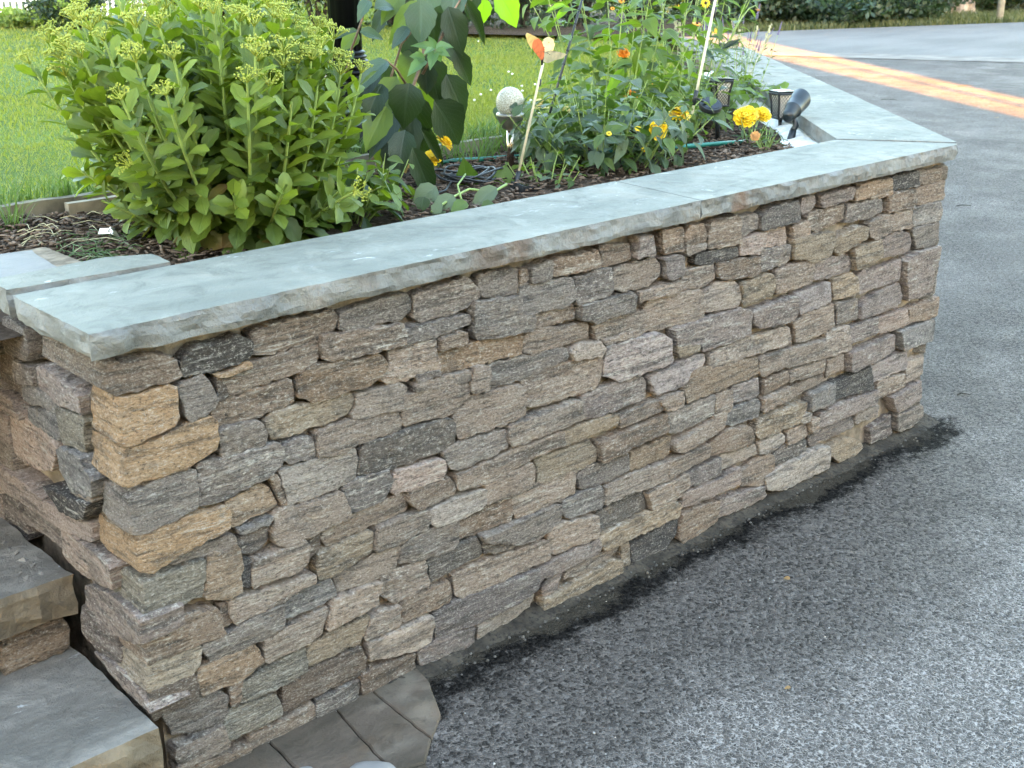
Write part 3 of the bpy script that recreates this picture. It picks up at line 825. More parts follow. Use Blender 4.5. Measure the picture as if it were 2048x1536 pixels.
# ================================================================ THE WALL
PAL = {'t': (.34, .27, .20), 'b': (.285, .21, .14), 'g': (.26, .222, .18), 'd': (.195, .172, .148), 'k': (.075, .070, .066),
       'kx': (.085, .073, .057), 'dx': (.17, .145, .115), 'o': (.58, .365, .20), 'o2': (.45, .31, .20), 'o3': (.56, .44, .32), 'y': (.345, .27, .17),
       'p': (.285, .235, .20), 'pl': (.36, .305, .27), 'pd': (.18, .148, .128), 'l': (.42, .355, .28), 'bl': (.255, .24, .215), 'pk': (.42, .32, .25),
       'bd': (.18, .135, .095), 'by': (.31, .22, .13), 'gy': (.28, .25, .18)}
STONES = '''
q b 260 28 -70 154 -76 172 -97 176 -128 118 -130 52 -131 23 -115
q o 120 50 -140 99 -144 150 -135 161 -141 161 -204 146 -220 57 -230 41 -223
q o 140 48 -242 225 -220 237 -235 235 -286 170 -312 47 -312 39 -305
f kx 0 180 -99 210 -81 307 -77 330 -91 324 -117 313 -125 231 -131 179 -128
f g 0 167 -143 221 -132 249 -194 234 -208 182 -222 172 -171
c o 0 238 -140 274 -140 316 -131 319 -139 267 -149 251 -147
f bd 0 246 -147 264 -154 266 -191 249 -192
f b 0 330 -76 403 -71 524 -69 538 -86 533 -117 485 -123 387 -129 339 -126
f g 0 542 -82 716 -71 732 -93 733 -113 700 -126 550 -122 540 -108
f g 0 736 -79 881 -68 929 -103 924 -126 871 -144 761 -146 734 -124
f b 0 266 -145 488 -129 489 -158 466 -183 269 -189 266 -165
f b 0 494 -120 534 -123 699 -134 699 -182 518 -176 491 -162
f g 0 703 -149 898 -156 900 -180 783 -185 708 -182
f by 0 435 -189 460 -178 640 -191 653 -225 640 -239 600 -254 467 -253 428 -235 427 -216
f t 0 660 -187 789 -188 801 -266 659 -265 643 -254 662 -213
f b 0 237 -206 249 -199 414 -194 425 -226 420 -247 376 -254 241 -250 238 -222
f g 0 242 -253 341 -262 351 -298 348 -317 243 -314
f y 0 352 -272 376 -254 561 -258 569 -275 551 -307 413 -313 360 -306 351 -293
f t 0 576 -265 693 -272 706 -281 690 -330 633 -320 583 -324 559 -312 572 -287
f t 0 732 -283 777 -281 887 -288 888 -311 731 -299
f d 0 733 -262 799 -263 801 -277 735 -277
f t 0 695 -299 776 -302 887 -317 890 -352 832 -382 774 -377 697 -375 693 -342
f t 0 893 -353 1052 -364 1061 -403 1060 -437 997 -447 848 -446 839 -406 837 -387
f t 0 1060 -354 1152 -342 1316 -356 1335 -369 1333 -402 1314 -441 1085 -435 1062 -416
f g 0 952 -291 1044 -294 1203 -305 1208 -332 1161 -340 1060 -354 944 -350 940 -340
f t 0 895 -283 945 -289 940 -349 888 -339
f by 0 804 -229 1044 -229 1064 -239 1060 -285 952 -285 804 -276
f b 0 802 -190 878 -190 880 -220 801 -221
f g 0 926 -71 1041 -77 1043 -134 940 -126 925 -103
f g 0 1077 -87 1146 -72 1144 -117 1077 -117
f b 0 1045 -84 1073 -84 1071 -109 1049 -120
f b 0 1150 -73 1300 -77 1314 -117 1150 -115
f b 0 1315 -70 1427 -84 1438 -120 1332 -123
f p 0 1450 -67 1502 -69 1520 -124 1445 -121
f b 0 1546 -66 1626 -72 1632 -133 1554 -127
f g 0 1049 -114 1214 -129 1223 -160 1223 -185 1176 -198 1060 -189 1048 -181
f d 0 1227 -136 1310 -126 1360 -135 1360 -196 1237 -202 1228 -186
f t 0 1364 -136 1530 -132 1548 -159 1550 -186 1494 -206 1399 -199 1366 -187
f p 0 1555 -137 1630 -146 1634 -201 1573 -202
f g 0 906 -128 1041 -140 1044 -186 1089 -201 1085 -231 915 -220 901 -192
f b 0 1097 -200 1232 -200 1237 -236 1097 -236
f g 0 1245 -205 1437 -208 1457 -225 1456 -258 1300 -260 1246 -237
f t 0 1461 -216 1619 -212 1629 -242 1462 -239
f t 0 1068 -234 1286 -259 1290 -299 1085 -297 1062 -282
f t 0 1510 -249 1596 -245 1722 -259 1742 -302 1739 -340 1612 -339 1500 -331 1499 -294
f t 0 1304 -267 1505 -272 1492 -317 1319 -313
f t 0 1333 -315 1480 -319 1486 -332 1348 -332
f l 0 1217 -318 1247 -306 1324 -316 1336 -339 1320 -352 1226 -340
f pl 0 1338 -336 1462 -337 1556 -344 1588 -365 1602 -432 1556 -438 1398 -440 1341 -414
f p 0 1263 -448 1332 -443 1496 -452 1511 -477 1509 -512 1440 -518 1316 -517 1269 -514
f pl 0 1521 -461 1608 -448 1746 -444 1755 -467 1707 -500 1672 -520 1550 -520
f p 0 1612 -342 1901 -345 1936 -353 1947 -373 1953 -435 1729 -436 1722 -409 1620 -395
f y 0 1618 -398 1718 -410 1713 -429 1627 -425
f l 0 1749 -261 1808 -251 1870 -259 1896 -297 1894 -337 1748 -325 1739 -281
f y 0 1891 -270 2040 -269 2061 -299 2060 -336 1906 -337
f t 0 2065 -266 2244 -258 2257 -282 2255 -339 2078 -340
f p 0 1955 -364 2162 -360 2175 -417 2133 -435 1997 -425 1959 -402
f pl 0 2174 -359 2357 -355 2370 -421 2202 -426
f y 0 2363 -348 2466 -347 2504 -366 2518 -426 2380 -415
f p 0 2515 -368 2551 -346 2598 -363 2766 -355 2766 -414 2760 -426 2529 -428
f p 0 2544 -476 2598 -450 2769 -432 2795 -489 2784 -512 2543 -514
f g 0 2396 -430 2524 -443 2535 -508 2413 -503
f t 0 2179 -449 2222 -434 2382 -431 2400 -504 2306 -516 2200 -517
f t 0 2354 -518 2479 -520 2498 -605 2365 -601
f p 0 2488 -531 2641 -526 2654 -580 2497 -588
f pk 0 2650 -536 2828 -534 2844 -595 2691 -592 2658 -576
f b 0 2843 -577 2845 -539 3032 -533 3040 -604 2848 -587
f bl 0 2788 -604 3021 -611 3024 -688 2824 -680
f b 0 1651 -69 1708 -72 1731 -106 1722 -125 1644 -122 1634 -90
f b 0 1740 -76 1847 -69 1862 -78 1880 -151 1735 -147
f g 0 1866 -86 1955 -81 1959 -121 1887 -138 1876 -115
f d 0 1962 -93 2006 -71 2132 -71 2148 -99 2155 -129 1996 -134 1966 -129
f p 0 2169 -69 2225 -70 2241 -90 2230 -107 2182 -122 2166 -94
f p 0 2258 -78 2415 -69 2430 -79 2421 -104 2270 -113
f by 0 2437 -80 2504 -66 2648 -73 2658 -126 2442 -111
f k 0 2656 -68 2804 -69 2823 -119 2662 -115
f b 0 2813 -71 2987 -81 2990 -123 2836 -119
f b 0 2637 -124 2778 -124 2802 -165 2787 -183 2639 -180
f b 0 2798 -132 2991 -124 2996 -179 2988 -188 2802 -183
f g 0 2415 -127 2591 -124 2611 -173 2527 -186 2415 -180
f b 0 2200 -124 2271 -120 2403 -121 2408 -168 2253 -182 2212 -160
f t 0 2679 -191 2791 -188 2807 -252 2675 -247
f bl 0 2800 -189 2983 -192 2996 -223 2990 -256 2816 -253
f t 0 2529 -196 2628 -187 2670 -191 2668 -246 2585 -259 2548 -240
f y 0 2348 -220 2470 -198 2516 -206 2528 -243 2388 -274 2354 -260
f y 0 2465 -271 2615 -264 2632 -324 2490 -341 2475 -312
f p 0 2267 -279 2414 -278 2463 -294 2479 -340 2315 -339 2266 -330
f p 0 2618 -263 2700 -253 2785 -266 2811 -302 2807 -334 2648 -331 2633 -296
f g 0 2802 -257 2986 -266 3007 -345 2858 -334 2813 -284
f p 0 2778 -357 2869 -343 3004 -348 3026 -525 2838 -506 2801 -430
f y 0 2131 -188 2228 -185 2340 -192 2340 -238 2324 -266 2252 -269 2141 -242
f t 0 2129 -144 2204 -144 2222 -184 2140 -188
f pk 0 2002 -138 2091 -138 2107 -192 2001 -185
f pk 0 1883 -144 1996 -141 1994 -177 1976 -193 1968 -201 1880 -186
f k 0 1693 -154 1866 -159 1875 -189 1770 -192 1695 -182
f t 0 1639 -124 1728 -129 1724 -145 1651 -147
f d 0 1979 -192 2123 -198 2132 -244 2099 -253 1986 -255
f b 0 1781 -193 1962 -204 1976 -253 1944 -259 1791 -241
f t 0 1644 -193 1770 -192 1779 -232 1737 -252 1637 -243
f d 0 194 -311 243 -315 368 -317 382 -335 375 -363 345 -382 248 -406 187 -402
q g 120 48 -330 170 -312 187 -327 185 -401 139 -405 55 -413 41 -400
q o 170 56 -418 138 -410 241 -417 251 -432 248 -461 174 -476 97 -492 71 -498 46 -490
f g 0 110 -494 157 -487 263 -486 264 -511 193 -511 112 -503
f o2 0 247 -416 332 -397 345 -412 363 -455 300 -465 256 -469 253 -443
f d 0 270 -501 339 -493 339 -526 304 -546 273 -537 270 -510
f bl 0 265 -479 355 -475 341 -488 269 -486
f d 0 385 -327 416 -322 452 -327 461 -347 461 -375 396 -375 383 -357
f t 0 471 -324 509 -321 677 -329 694 -360 688 -379 573 -376 530 -387 470 -377 466 -348
f dx 0 572 -396 586 -380 702 -383 828 -391 839 -403 838 -452 793 -461 670 -464 565 -450
f l 0 369 -378 563 -385 568 -407 558 -459 515 -461 389 -463 385 -436 376 -405
f d 0 522 -466 565 -456 649 -464 651 -492 629 -527 537 -530 530 -495
f b 0 348 -383 363 -384 384 -459 372 -457
f pk 0 660 -470 719 -473 803 -480 808 -509 802 -529 660 -525 651 -510
f b 0 699 -531 820 -532 838 -569 827 -578 729 -585 701 -557
f t 0 349 -478 371 -466 518 -473 532 -513 532 -537 465 -541 382 -551 350 -539 343 -508
f t 0 471 -543 533 -538 695 -533 700 -581 609 -585 477 -593 467 -575
f t 0 608 -591 715 -586 751 -592 755 -622 745 -641 615 -652 602 -644
f l 0 761 -592 904 -593 931 -599 930 -641 832 -651 771 -644 754 -619
f t 0 936 -584 1080 -575 1097 -591 1093 -640 1017 -643 935 -643 928 -591
f t 0 839 -535 985 -524 1193 -521 1198 -559 1093 -563 928 -585 842 -571
f g 0 804 -464 853 -453 998 -466 1001 -509 929 -517 851 -525 825 -514
f t 0 1002 -454 1259 -454 1262 -506 1127 -512 1010 -508 1002 -480
f y 0 1197 -527 1265 -522 1397 -528 1400 -561 1307 -563 1202 -564
f t 0 1402 -540 1450 -536 1650 -530 1657 -565 1579 -570 1413 -575
f b 0 1322 -592 1595 -582 1603 -636 1435 -639 1333 -648 1323 -617
f y 0 1097 -571 1299 -582 1318 -605 1321 -641 1254 -652 1110 -646 1115 -603
f d 0 1254 -663 1286 -652 1445 -656 1452 -706 1359 -714 1264 -705
f o2 0 1452 -662 1626 -657 1623 -705 1603 -722 1458 -711
f t 0 1025 -649 1093 -644 1244 -649 1241 -712 1141 -715 1042 -716 1025 -683
f b 0 844 -642 1017 -650 1025 -697 1016 -714 925 -713 854 -705 847 -663
f d 0 1200 -716 1345 -720 1356 -771 1337 -787 1210 -773 1200 -741
f t 0 1359 -725 1438 -720 1614 -729 1628 -779 1564 -782 1410 -774 1356 -778
f dx 0 1328 -798 1455 -781 1512 -784 1533 -848 1334 -856
f t 0 1522 -791 1689 -794 1701 -829 1676 -856 1547 -856 1535 -829
f y 0 1339 -861 1654 -861 1673 -894 1663 -915 1360 -918 1345 -901
f g 0 913 -719 1067 -718 1191 -724 1194 -771 1129 -788 1058 -788 925 -737
f d 0 925 -740 1016 -770 1054 -790 974 -789 933 -770
f t 0 1146 -783 1201 -781 1323 -800 1334 -848 1329 -865 1170 -860 1147 -837
f dx 0 756 -727 830 -730 901 -719 920 -745 918 -775 828 -783 762 -791
f t 0 840 -800 940 -797 1142 -810 1145 -862 1067 -865 870 -874 838 -854 835 -819
f p 0 1102 -878 1211 -875 1339 -873 1343 -915 1221 -919 1111 -911 1102 -896
f pd 0 768 -881 787 -871 914 -872 1102 -878 1102 -929 1058 -945 905 -954 773 -948
f l 0 899 -967 997 -953 1102 -944 1093 -984 1031 -996 979 -1018 903 -1017
f y 0 1125 -974 1203 -968 1396 -954 1427 -976 1426 -1015 1299 -1028 1218 -1030 1121 -1028
f t 0 1216 -925 1371 -929 1431 -928 1396 -954 1298 -959 1203 -945
f pk 0 1125 -934 1198 -921 1180 -963 1125 -967
f y 0 1431 -928 1467 -929 1472 -1001 1444 -1018 1433 -1002
f k 0 1472 -942 1658 -921 1656 -972 1608 -1011 1480 -996
f b 0 1677 -909 1845 -923 1846 -989 1777 -1001 1691 -1016 1666 -984
f p 0 1848 -973 1856 -930 2077 -951 2087 -989 1993 -996 1852 -991
f pk 0 1676 -848 1847 -854 1942 -847 1947 -902 1746 -898 1673 -894
f t 0 1969 -872 2041 -848 2118 -859 2138 -915 2077 -949 1961 -917
f d 0 2124 -856 2182 -848 2298 -860 2311 -903 2143 -904 2124 -877
f l 0 2144 -913 2311 -905 2418 -916 2425 -994 2357 -991 2187 -999 2092 -969 2081 -927
f y 0 2426 -923 2512 -917 2607 -948 2644 -986 2593 -1004 2487 -992 2438 -958
f pd 0 2681 -933 2805 -916 2827 -993 2699 -989
f g 0 2574 -841 2714 -851 2705 -889 2581 -883
f g 0 2830 -918 2998 -925 3015 -968 2934 -989 2850 -985
f p 0 2784 -846 2978 -831 2991 -895 2828 -908
f t 0 2697 -756 2867 -776 2878 -829 2702 -829
f l 0 2876 -737 2985 -744 2994 -807 2892 -819
f pl 0 2641 -699 2858 -687 2881 -761 2791 -757 2660 -765
f k 0 2422 -701 2639 -698 2660 -778 2438 -761
f bl 0 2291 -706 2415 -699 2424 -766 2292 -761
f p 0 2358 -791 2455 -783 2679 -788 2679 -833 2529 -837 2357 -838
f p 0 2303 -844 2545 -841 2576 -894 2330 -895
f t 0 2038 -649 2185 -654 2213 -669 2209 -693 2037 -697
f t 0 2191 -652 2409 -660 2398 -682 2223 -692
f y 0 2020 -712 2259 -718 2256 -747 2234 -783 2027 -779 2006 -757
f bl 0 1859 -649 2014 -650 2028 -670 2026 -706 1893 -701 1856 -687
f p 0 1887 -579 2007 -582 2018 -628 2007 -641 1898 -632
f by 0 1660 -525 1706 -485 1749 -485 1922 -507 2000 -518 2005 -566 1846 -569 1668 -568
f t 0 1769 -453 1916 -441 2154 -455 2177 -512 1921 -499 1779 -511 1766 -485
f t 0 2013 -521 2130 -521 2350 -542 2351 -596 2137 -578 2025 -578 2010 -551
f t 0 2165 -597 2359 -602 2365 -645 2170 -634
f b 0 2033 -596 2158 -595 2163 -636 2038 -641
f t 0 2374 -614 2473 -616 2489 -671 2375 -668
f p 0 2495 -617 2764 -613 2766 -666 2638 -680 2505 -683
f g 0 1605 -581 1801 -580 1806 -642 1642 -654 1609 -641
f t 0 1807 -581 1882 -585 1892 -634 1865 -650 1851 -697 1667 -718 1634 -704 1632 -681 1807 -654
f t 0 1557 -532 1651 -530 1658 -576 1594 -573
f b 0 1796 -728 1864 -709 1972 -723 2000 -759 1997 -786 1799 -768
f t 0 1603 -725 1791 -731 1793 -767 1606 -776
f l 0 1859 -790 2023 -798 2033 -834 1857 -838
f p 0 1700 -797 1847 -787 1851 -836 1771 -847 1703 -837
f t 0 1607 -791 1694 -791 1697 -831 1621 -842
f l 0 2035 -793 2156 -795 2174 -833 2079 -847 2039 -831
f t 0 2176 -796 2284 -805 2296 -847 2189 -846
f t 0 2296 -791 2344 -796 2351 -841 2309 -842
f l 0 2238 -759 2292 -765 2296 -796 2248 -787
q gy 130 52 -516 187 -512 186 -547 174 -588 118 -594 46 -595
f o2 0 193 -513 264 -511 267 -538 254 -613 211 -614 176 -597
f k 0 269 -544 292 -550 281 -612 263 -608
f t 0 293 -556 414 -550 425 -569 425 -610 383 -619 286 -614
f bd 0 428 -549 468 -542 461 -594 428 -611
f y 0 448 -604 477 -596 598 -593 595 -645 489 -665 447 -658
f t 0 230 -626 435 -641 437 -657 360 -672 237 -682 230 -650
f t 0 495 -670 661 -653 672 -663 662 -711 619 -720 509 -719 499 -709
f g 0 676 -655 742 -646 824 -649 850 -664 851 -711 830 -730 746 -719 669 -704
f t 0 622 -721 746 -722 757 -792 706 -802 654 -802 617 -761
f bl 0 360 -675 482 -671 496 -713 465 -723 359 -723
f t 0 479 -722 615 -728 601 -783 545 -786 461 -790 465 -773 477 -737
f b 0 672 -805 820 -809 826 -849 818 -866 670 -857
f l 0 572 -869 756 -875 762 -909 757 -941 711 -949 576 -920
f p 0 714 -964 776 -946 888 -961 887 -1017 728 -1001
f by 0 712 -1015 814 -1007 895 -1025 813 -1035 734 -1035
f y 0 413 -811 493 -803 579 -803 555 -862 413 -864
f t 0 586 -806 668 -810 664 -861 565 -860
f t 0 301 -751 465 -732 467 -745 447 -797 410 -806 309 -806
f gy 0 249 -831 406 -814 407 -868 356 -880 247 -880 239 -870
f bd 0 344 -881 547 -871 566 -916 561 -943 416 -950 344 -954
f bd 0 547 -944 575 -943 710 -962 709 -1031 573 -1045 549 -1026
f d 0 425 -961 542 -958 540 -1045 421 -1065
f b 0 257 -973 422 -965 420 -1061 368 -1064 338 -1072 233 -1034
f g 0 162 -700 206 -695 351 -677 355 -697 349 -737 293 -747 180 -749
f by 0 149 -747 286 -753 306 -804 250 -819 151 -816 143 -782
q b 140 45 -602 204 -628 214 -696 43 -691 40 -648
q o3 130 44 -697 160 -699 155 -735 129 -753 42 -751 35 -742
q bd 120 41 -753 140 -757 144 -780 140 -811 61 -815 47 -823 41 -803
f g 0 61 -821 191 -820 215 -846 210 -880 197 -905 87 -884 71 -847
f b 0 217 -822 247 -824 235 -880 215 -871
f gy 0 211 -884 283 -890 326 -898 341 -956 204 -955 196 -914
q g 120 83 -907 194 -907 204 -958 200 -972 118 -965 78 -965
f b 0 212 -634 224 -630 237 -682 218 -689
f b 0 123 -970 256 -985 234 -1031 210 -1054 121 -1019
q b 120 85 -975 120 -972 118 -1024 84 -1018
l g 0 477 -80 370 -77 370 -147 493 -159
l g 0 457 -166 362 -161 362 -195 461 -213
l p 0 354 -154 269 -148 170 -153 142 -165 152 -200 272 -211 358 -202
l bl 0 429 -210 347 -205 277 -210 279 -234 435 -248
l bl 0 436 -267 279 -235 279 -289 328 -296 445 -295
l gy 0 274 -216 155 -211 171 -285 274 -293
l pk 0 626 -332 453 -300 329 -299 299 -317 341 -374 391 -396 665 -433
l bl 0 292 -312 223 -294 166 -289 158 -318 121 -319 139 -367 251 -389 293 -353
l k 0 396 -432 305 -412 148 -381 196 -435 319 -459
l pk 0 630 -452 493 -453 408 -467 188 -446 188 -484 340 -507 565 -503 657 -525
l p 0 580 -509 347 -509 365 -569 433 -565 590 -573
l pk 0 341 -510 181 -501 105 -502 120 -560 226 -584 334 -589 362 -579
l p 0 270 -616 124 -575 4 -577 9 -634 138 -675 292 -693
l pd 0 284 -662 144 -675 131 -713 132 -736 237 -749 304 -734
l p 0 246 -759 112 -744 50 -755 6 -791 128 -787
l b 0 674 -531 585 -522 594 -565 695 -589
l bd 0 555 -182 458 -169 448 -248 576 -238
l pk 0 584 -257 480 -265 458 -296 606 -314
l t 0 252 -392 147 -378 146 -372 164 -359
'''



def smooth_outline(pts, step=.014, jit=.0036):
    P = [Vector(p) for p in pts]
    a = sum(P[i].x * P[(i + 1) % len(P)].y - P[(i + 1) % len(P)].x * P[i].y for i in range(len(P)))
    if a < 0:
        P.reverse()
    # cut the corners a little
    Q = []
    for i, p in enumerate(P):
        a0, b0 = P[i - 1], P[(i + 1) % len(P)]
        la, lb = (a0 - p).length, (b0 - p).length
        k = min(.0045, .16 * min(la, lb))
        Q.append(p + (a0 - p).normalized() * k if la > 1e-6 else p)
        Q.append(p + (b0 - p).normalized() * k if lb > 1e-6 else p)
    out = []
    for i, p in enumerate(Q):
        q = Q[(i + 1) % len(Q)]
        l = (q - p).length
        m = max(1, int(l / step))
        nrm = Vector((q.y - p.y, p.x - q.x))
        nrm = nrm.normalized() if nrm.length > 1e-9 else Vector((0, 0))
        for j in range(m):
            o = p.lerp(q, j / m)
            out.append(o + nrm * (rnd(-jit, jit)))
    # grow a hair so that neighbours meet in thin joints; drop near-duplicates
    m_ = len(out)
    out = [o + Vector((out[(q + 1) % m_].y - out[q - 1].y, out[q - 1].x - out[(q + 1) % m_].x)).normalized() * .0023 for q, o in enumerate(out)]
    res = [out[0]]
    for o in out[1:]:
        if (o - res[-1]).length > .004:
            res.append(o)
    if (res[0] - res[-1]).length < .004:
        res.pop()
    return res


def stone_mesh(pts, fmap, depth, proud, rough=.0045, quoin=False):
    """split-face stone: outline in the wall plane, (u, v, w) -> world by fmap, w<0 is towards the viewer"""
    O = smooth_outline(pts)
    n = len(O)
    cen = sum(O, Vector((0, 0))) / n
    # inward normals
    inn = []
    for i in range(n):
        d = O[(i + 1) % n] - O[i - 1]
        v = Vector((-d.y, d.x))
        inn.append(v.normalized() if v.length > 1e-9 else (cen - O[i]).normalized())
    xs = [p.x for p in O]
    ys = [p.y for p in O]
    size = min(max(xs) - min(xs), max(ys) - min(ys))
    ins = min(.0034, size * .07)
    sd = rnd(0, 50)
    tx, ty = rnd(-.05, .05), rnd(-.09, .05)

    def face_w(p, e):
        q = Vector((p.x * 16 + sd, p.y * 30, sd))
        r = mnoise.noise(q) + .75 * abs(mnoise.noise(q * 2.1 + Vector((0, 0, 9)))) + .5 * mnoise.noise(q * 4.1)
        return proud + (p.x - cen.x) * tx + (p.y - cen.y) * ty - r * rough * (1.0 if e else .5)

    rings = [(0.0, .0026), (ins * .30, .0006), (ins, .0)]
    V = []
    layers = []
    depths = [depth, depth * .5] if not quoin else [depth, depth * .72, depth * .45, depth * .2]
    for k, dd in enumerate(depths):
        L = []
        for i, p in enumerate(O):
            sh = .004 if k == 0 else 0
            jx = .004 * mnoise.noise(Vector((p.x * 30, p.y * 30, dd * 40 + sd)))
            q = p + inn[i] * (sh + jx)
            L.append(len(V))
            V.append((q.x, q.y, proud + dd))
        layers.append(L)
    for (ii, dw) in rings:
        L = []
        for i, p in enumerate(O):
            q = p + inn[i] * ii
            L.append(len(V))
            V.append((q.x, q.y, face_w(q, False) + dw))
        layers.append(L)
    F = []
    for a, b in zip(layers[:-1], layers[1:]):
        for i in range(n):
            j = (i + 1) % n
            F.append((a[i], a[j], b[j], b[i]))
    # irregular facets inside the last ring
    ring = layers[-1]
    R2 = [Vector((V[i][0], V[i][1])) for i in ring]
    sp = max(.013, min(.021, size / 3.6))
    inner = []
    x = min(xs)
    while x < max(xs):
        y = min(ys)
        while y < max(ys):
            q = Vector((x + rnd(-.4, .4) * sp, y + rnd(-.4, .4) * sp))
            if in_poly(np.array([q.x]), np.array([q.y]), [(p.x, p.y) for p in R2])[0] and min((q - p).length for p in R2) > sp * .45:
                inner.append(q)
            y += sp
        x += sp
    try:
        vo, eo, fo, *_ = delaunay_2d_cdt(R2 + inner, [(i, (i + 1) % n) for i in range(n)], [], 1, 1e-6)
    except Exception:
        vo, fo = R2, [tuple(range(n))]
    idx = []
    for k, p in enumerate(vo):
        if k < n and (p - R2[k]).length < 1e-5:
            idx.append(ring[k])
        else:
            idx.append(len(V))
            V.append((p.x, p.y, face_w(p, True)))
    for t in fo:
        F.append(tuple(idx[i] for i in t))
    W = [Vector(fmap(*p)) for p in V]
    loc = sum(W, Vector((0, 0, 0))) / len(W)
    me = bpy.data.meshes.new('stone')
    me.from_pydata([tuple(w - loc) for w in W], [], F)
    bm = bmesh.new()
    bm.from_mesh(me)
    bmesh.ops.recalc_face_normals(bm, faces=bm.faces[:])
    bm.to_mesh(me)
    bm.free()
    me.update()
    return me, loc


def stone_color(o, key, v=.13):
    c = PAL[key]
    k = rnd(1 - v, 1 + v) * (.90 if key in ('o', 'o2', 'o3') else 1.13)
    gy = (c[0] + c[1] + c[2]) / 3
    if key not in ('o', 'o2', 'o3'):
        c = tuple((q * .84 + gy * .16) * w_ for q, w_ in zip(c, (1.055, .975, .965)))
    h = rnd(-.03, .03)
    o.color = (c[0] * k * (1 + h), c[1] * k, c[2] * k * (1 - h), 1)


wall = empty('stone_wall', (0.03, 0.03, GZ), 'dry-laid fieldstone retaining wall with a bluestone coping along the driveway', 'wall')
for ln in STONES.strip().splitlines():
    a = ln.split()
    kind, ck, dep = a[0], a[1], int(a[2]) / 1000
    c = [int(q) / 1000 for q in a[3:]]
    pts = [(c[i], max(c[i + 1], GZ - .045)) for i in range(0, len(c), 2)]
    if kind == 'l':
        me, loc = stone_mesh(pts, lambda u, v_, w: (.03 + w, u, v_), .09, rnd(-.008, .010), .005)
    elif kind == 'q':
        me, loc = stone_mesh(pts, lambda u, v_, w: (u, .03 + w, v_), dep, rnd(-.016, -.006), .0055, True)
    elif kind == 'c':
        me, loc = stone_mesh(pts, lambda u, v_, w: (u, .03 + w, v_), .05, -.018, .002)
    else:
        me, loc = stone_mesh(pts, lambda u, v_, w: (u, .03 + w, v_), .085, rnd(-.012, .006), .0058)
    o = link('stone', me, M['stone'], wall, loc)
    stone_color(o, ck)
    if ck in ('o', 'o3') and kind == 'q':
        o['label'] = 'rusty orange corner stone'
z = -.62
while z < -.08:
    h = min(rnd(.06, .09), -.066 - z)
    y_ = rnd(.53, .57)
    while y_ < .86:
        L = rnd(.09, .17)
        pts = [(y_, z), (y_ + L - .006, z + rnd(-.006, .006)), (y_ + L - .006, z + h - .005), (y_, z + h - .005 + rnd(-.006, .006))]
        me, loc = stone_mesh(pts, lambda u, v_, w: (.03 + w, u, v_), .06, rnd(-.006, .010), .005)
        stone_color(link('stone', me, M['stone'], wall, loc), random.choice(['p', 'g', 'pk', 'bl', 't', 'pd']))
        y_ += L
    z += h
# low stones at the foot of the wall that the driveway meets, set back and dirty
TH = math.radians(47.4)
RD = Vector((math.cos(TH), math.sin(TH), 0))     # along the return
RN = Vector((math.sin(TH), -math.cos(TH), 0))    # its outward side
CORN = Vector((3.004, 0, 0))
core = MB()
zt = -.052
core.add([(.075, .060, GZ - .05), (2.985, .060, GZ - .05), (2.82, .33, GZ - .05), (.075, .33, GZ - .05), (.075, .060, zt), (2.985, .060, zt), (2.82, .33, zt), (.075, .33, zt)],
         [(0, 1, 5, 4), (1, 2, 6, 5), (2, 3, 7, 6), (3, 0, 4, 7), (4, 5, 6, 7)])
a0 = CORN + RD * .02 - RN * .05
b0 = CORN + RD * 3.9 - RN * .05
a1, b1 = a0 - RN * .25, b0 - RN * .25
core.add([(*a0.xy, GZ - .05), (*b0.xy, GZ - .05), (*b1.xy, GZ - .05), (*a1.xy, GZ - .05), (*a0.xy, zt), (*b0.xy, zt), (*b1.xy, zt), (*a1.xy, zt)],
         [(0, 1, 5, 4), (1, 2, 6, 5), (2, 3, 7, 6), (3, 0, 4, 7), (4, 5, 6, 7)])
core.add([(.075, .33, GZ - .05), (.30, .33, GZ - .05), (.30, .9, GZ - .05), (.075, .9, GZ - .05), (.075, .33, zt), (.30, .33, zt), (.30, .9, zt), (.075, .9, zt)],
         [(0, 1, 5, 4), (1, 2, 6, 5), (2, 3, 7, 6), (3, 0, 4, 7), (4, 5, 6, 7)])
core.build('mortar_core', M['mortar'], wall, fix=True)
# the return's outer face, seen only as a ragged edge from here: real stones, joined
bmj = MB()
z = GZ - .02
while z < -.075:
    h = rnd(.06, .095)
    h = min(h, -.062 - z)
    s = rnd(-.02, .02) + .0
    while s < 3.9:
        L = rnd(.11, .26)
        pts = [(s, z), (s + L - .008, z + rnd(-.006, .006)), (s + L - .008, z + h - .006), (s, z + h - .006 + rnd(-.006, .006))]
        pr = rnd(-.005, .008)
        me, loc = stone_mesh(pts, lambda u, v_, w: tuple(CORN + RD * (u + .012) - RN * (.03 + w) + Vector((0, 0, v_))), .08, pr)
        bmj.add([Vector(q.co) + loc for q in me.vertices], [tuple(p.vertices) for p in me.polygons])
        bpy.data.meshes.remove(me)
        s += L
    z += h
so = bmj.build('return_stones', M['stone'], wall, kind='stuff', fix=False)
so.color = (.28, .235, .185, 1)


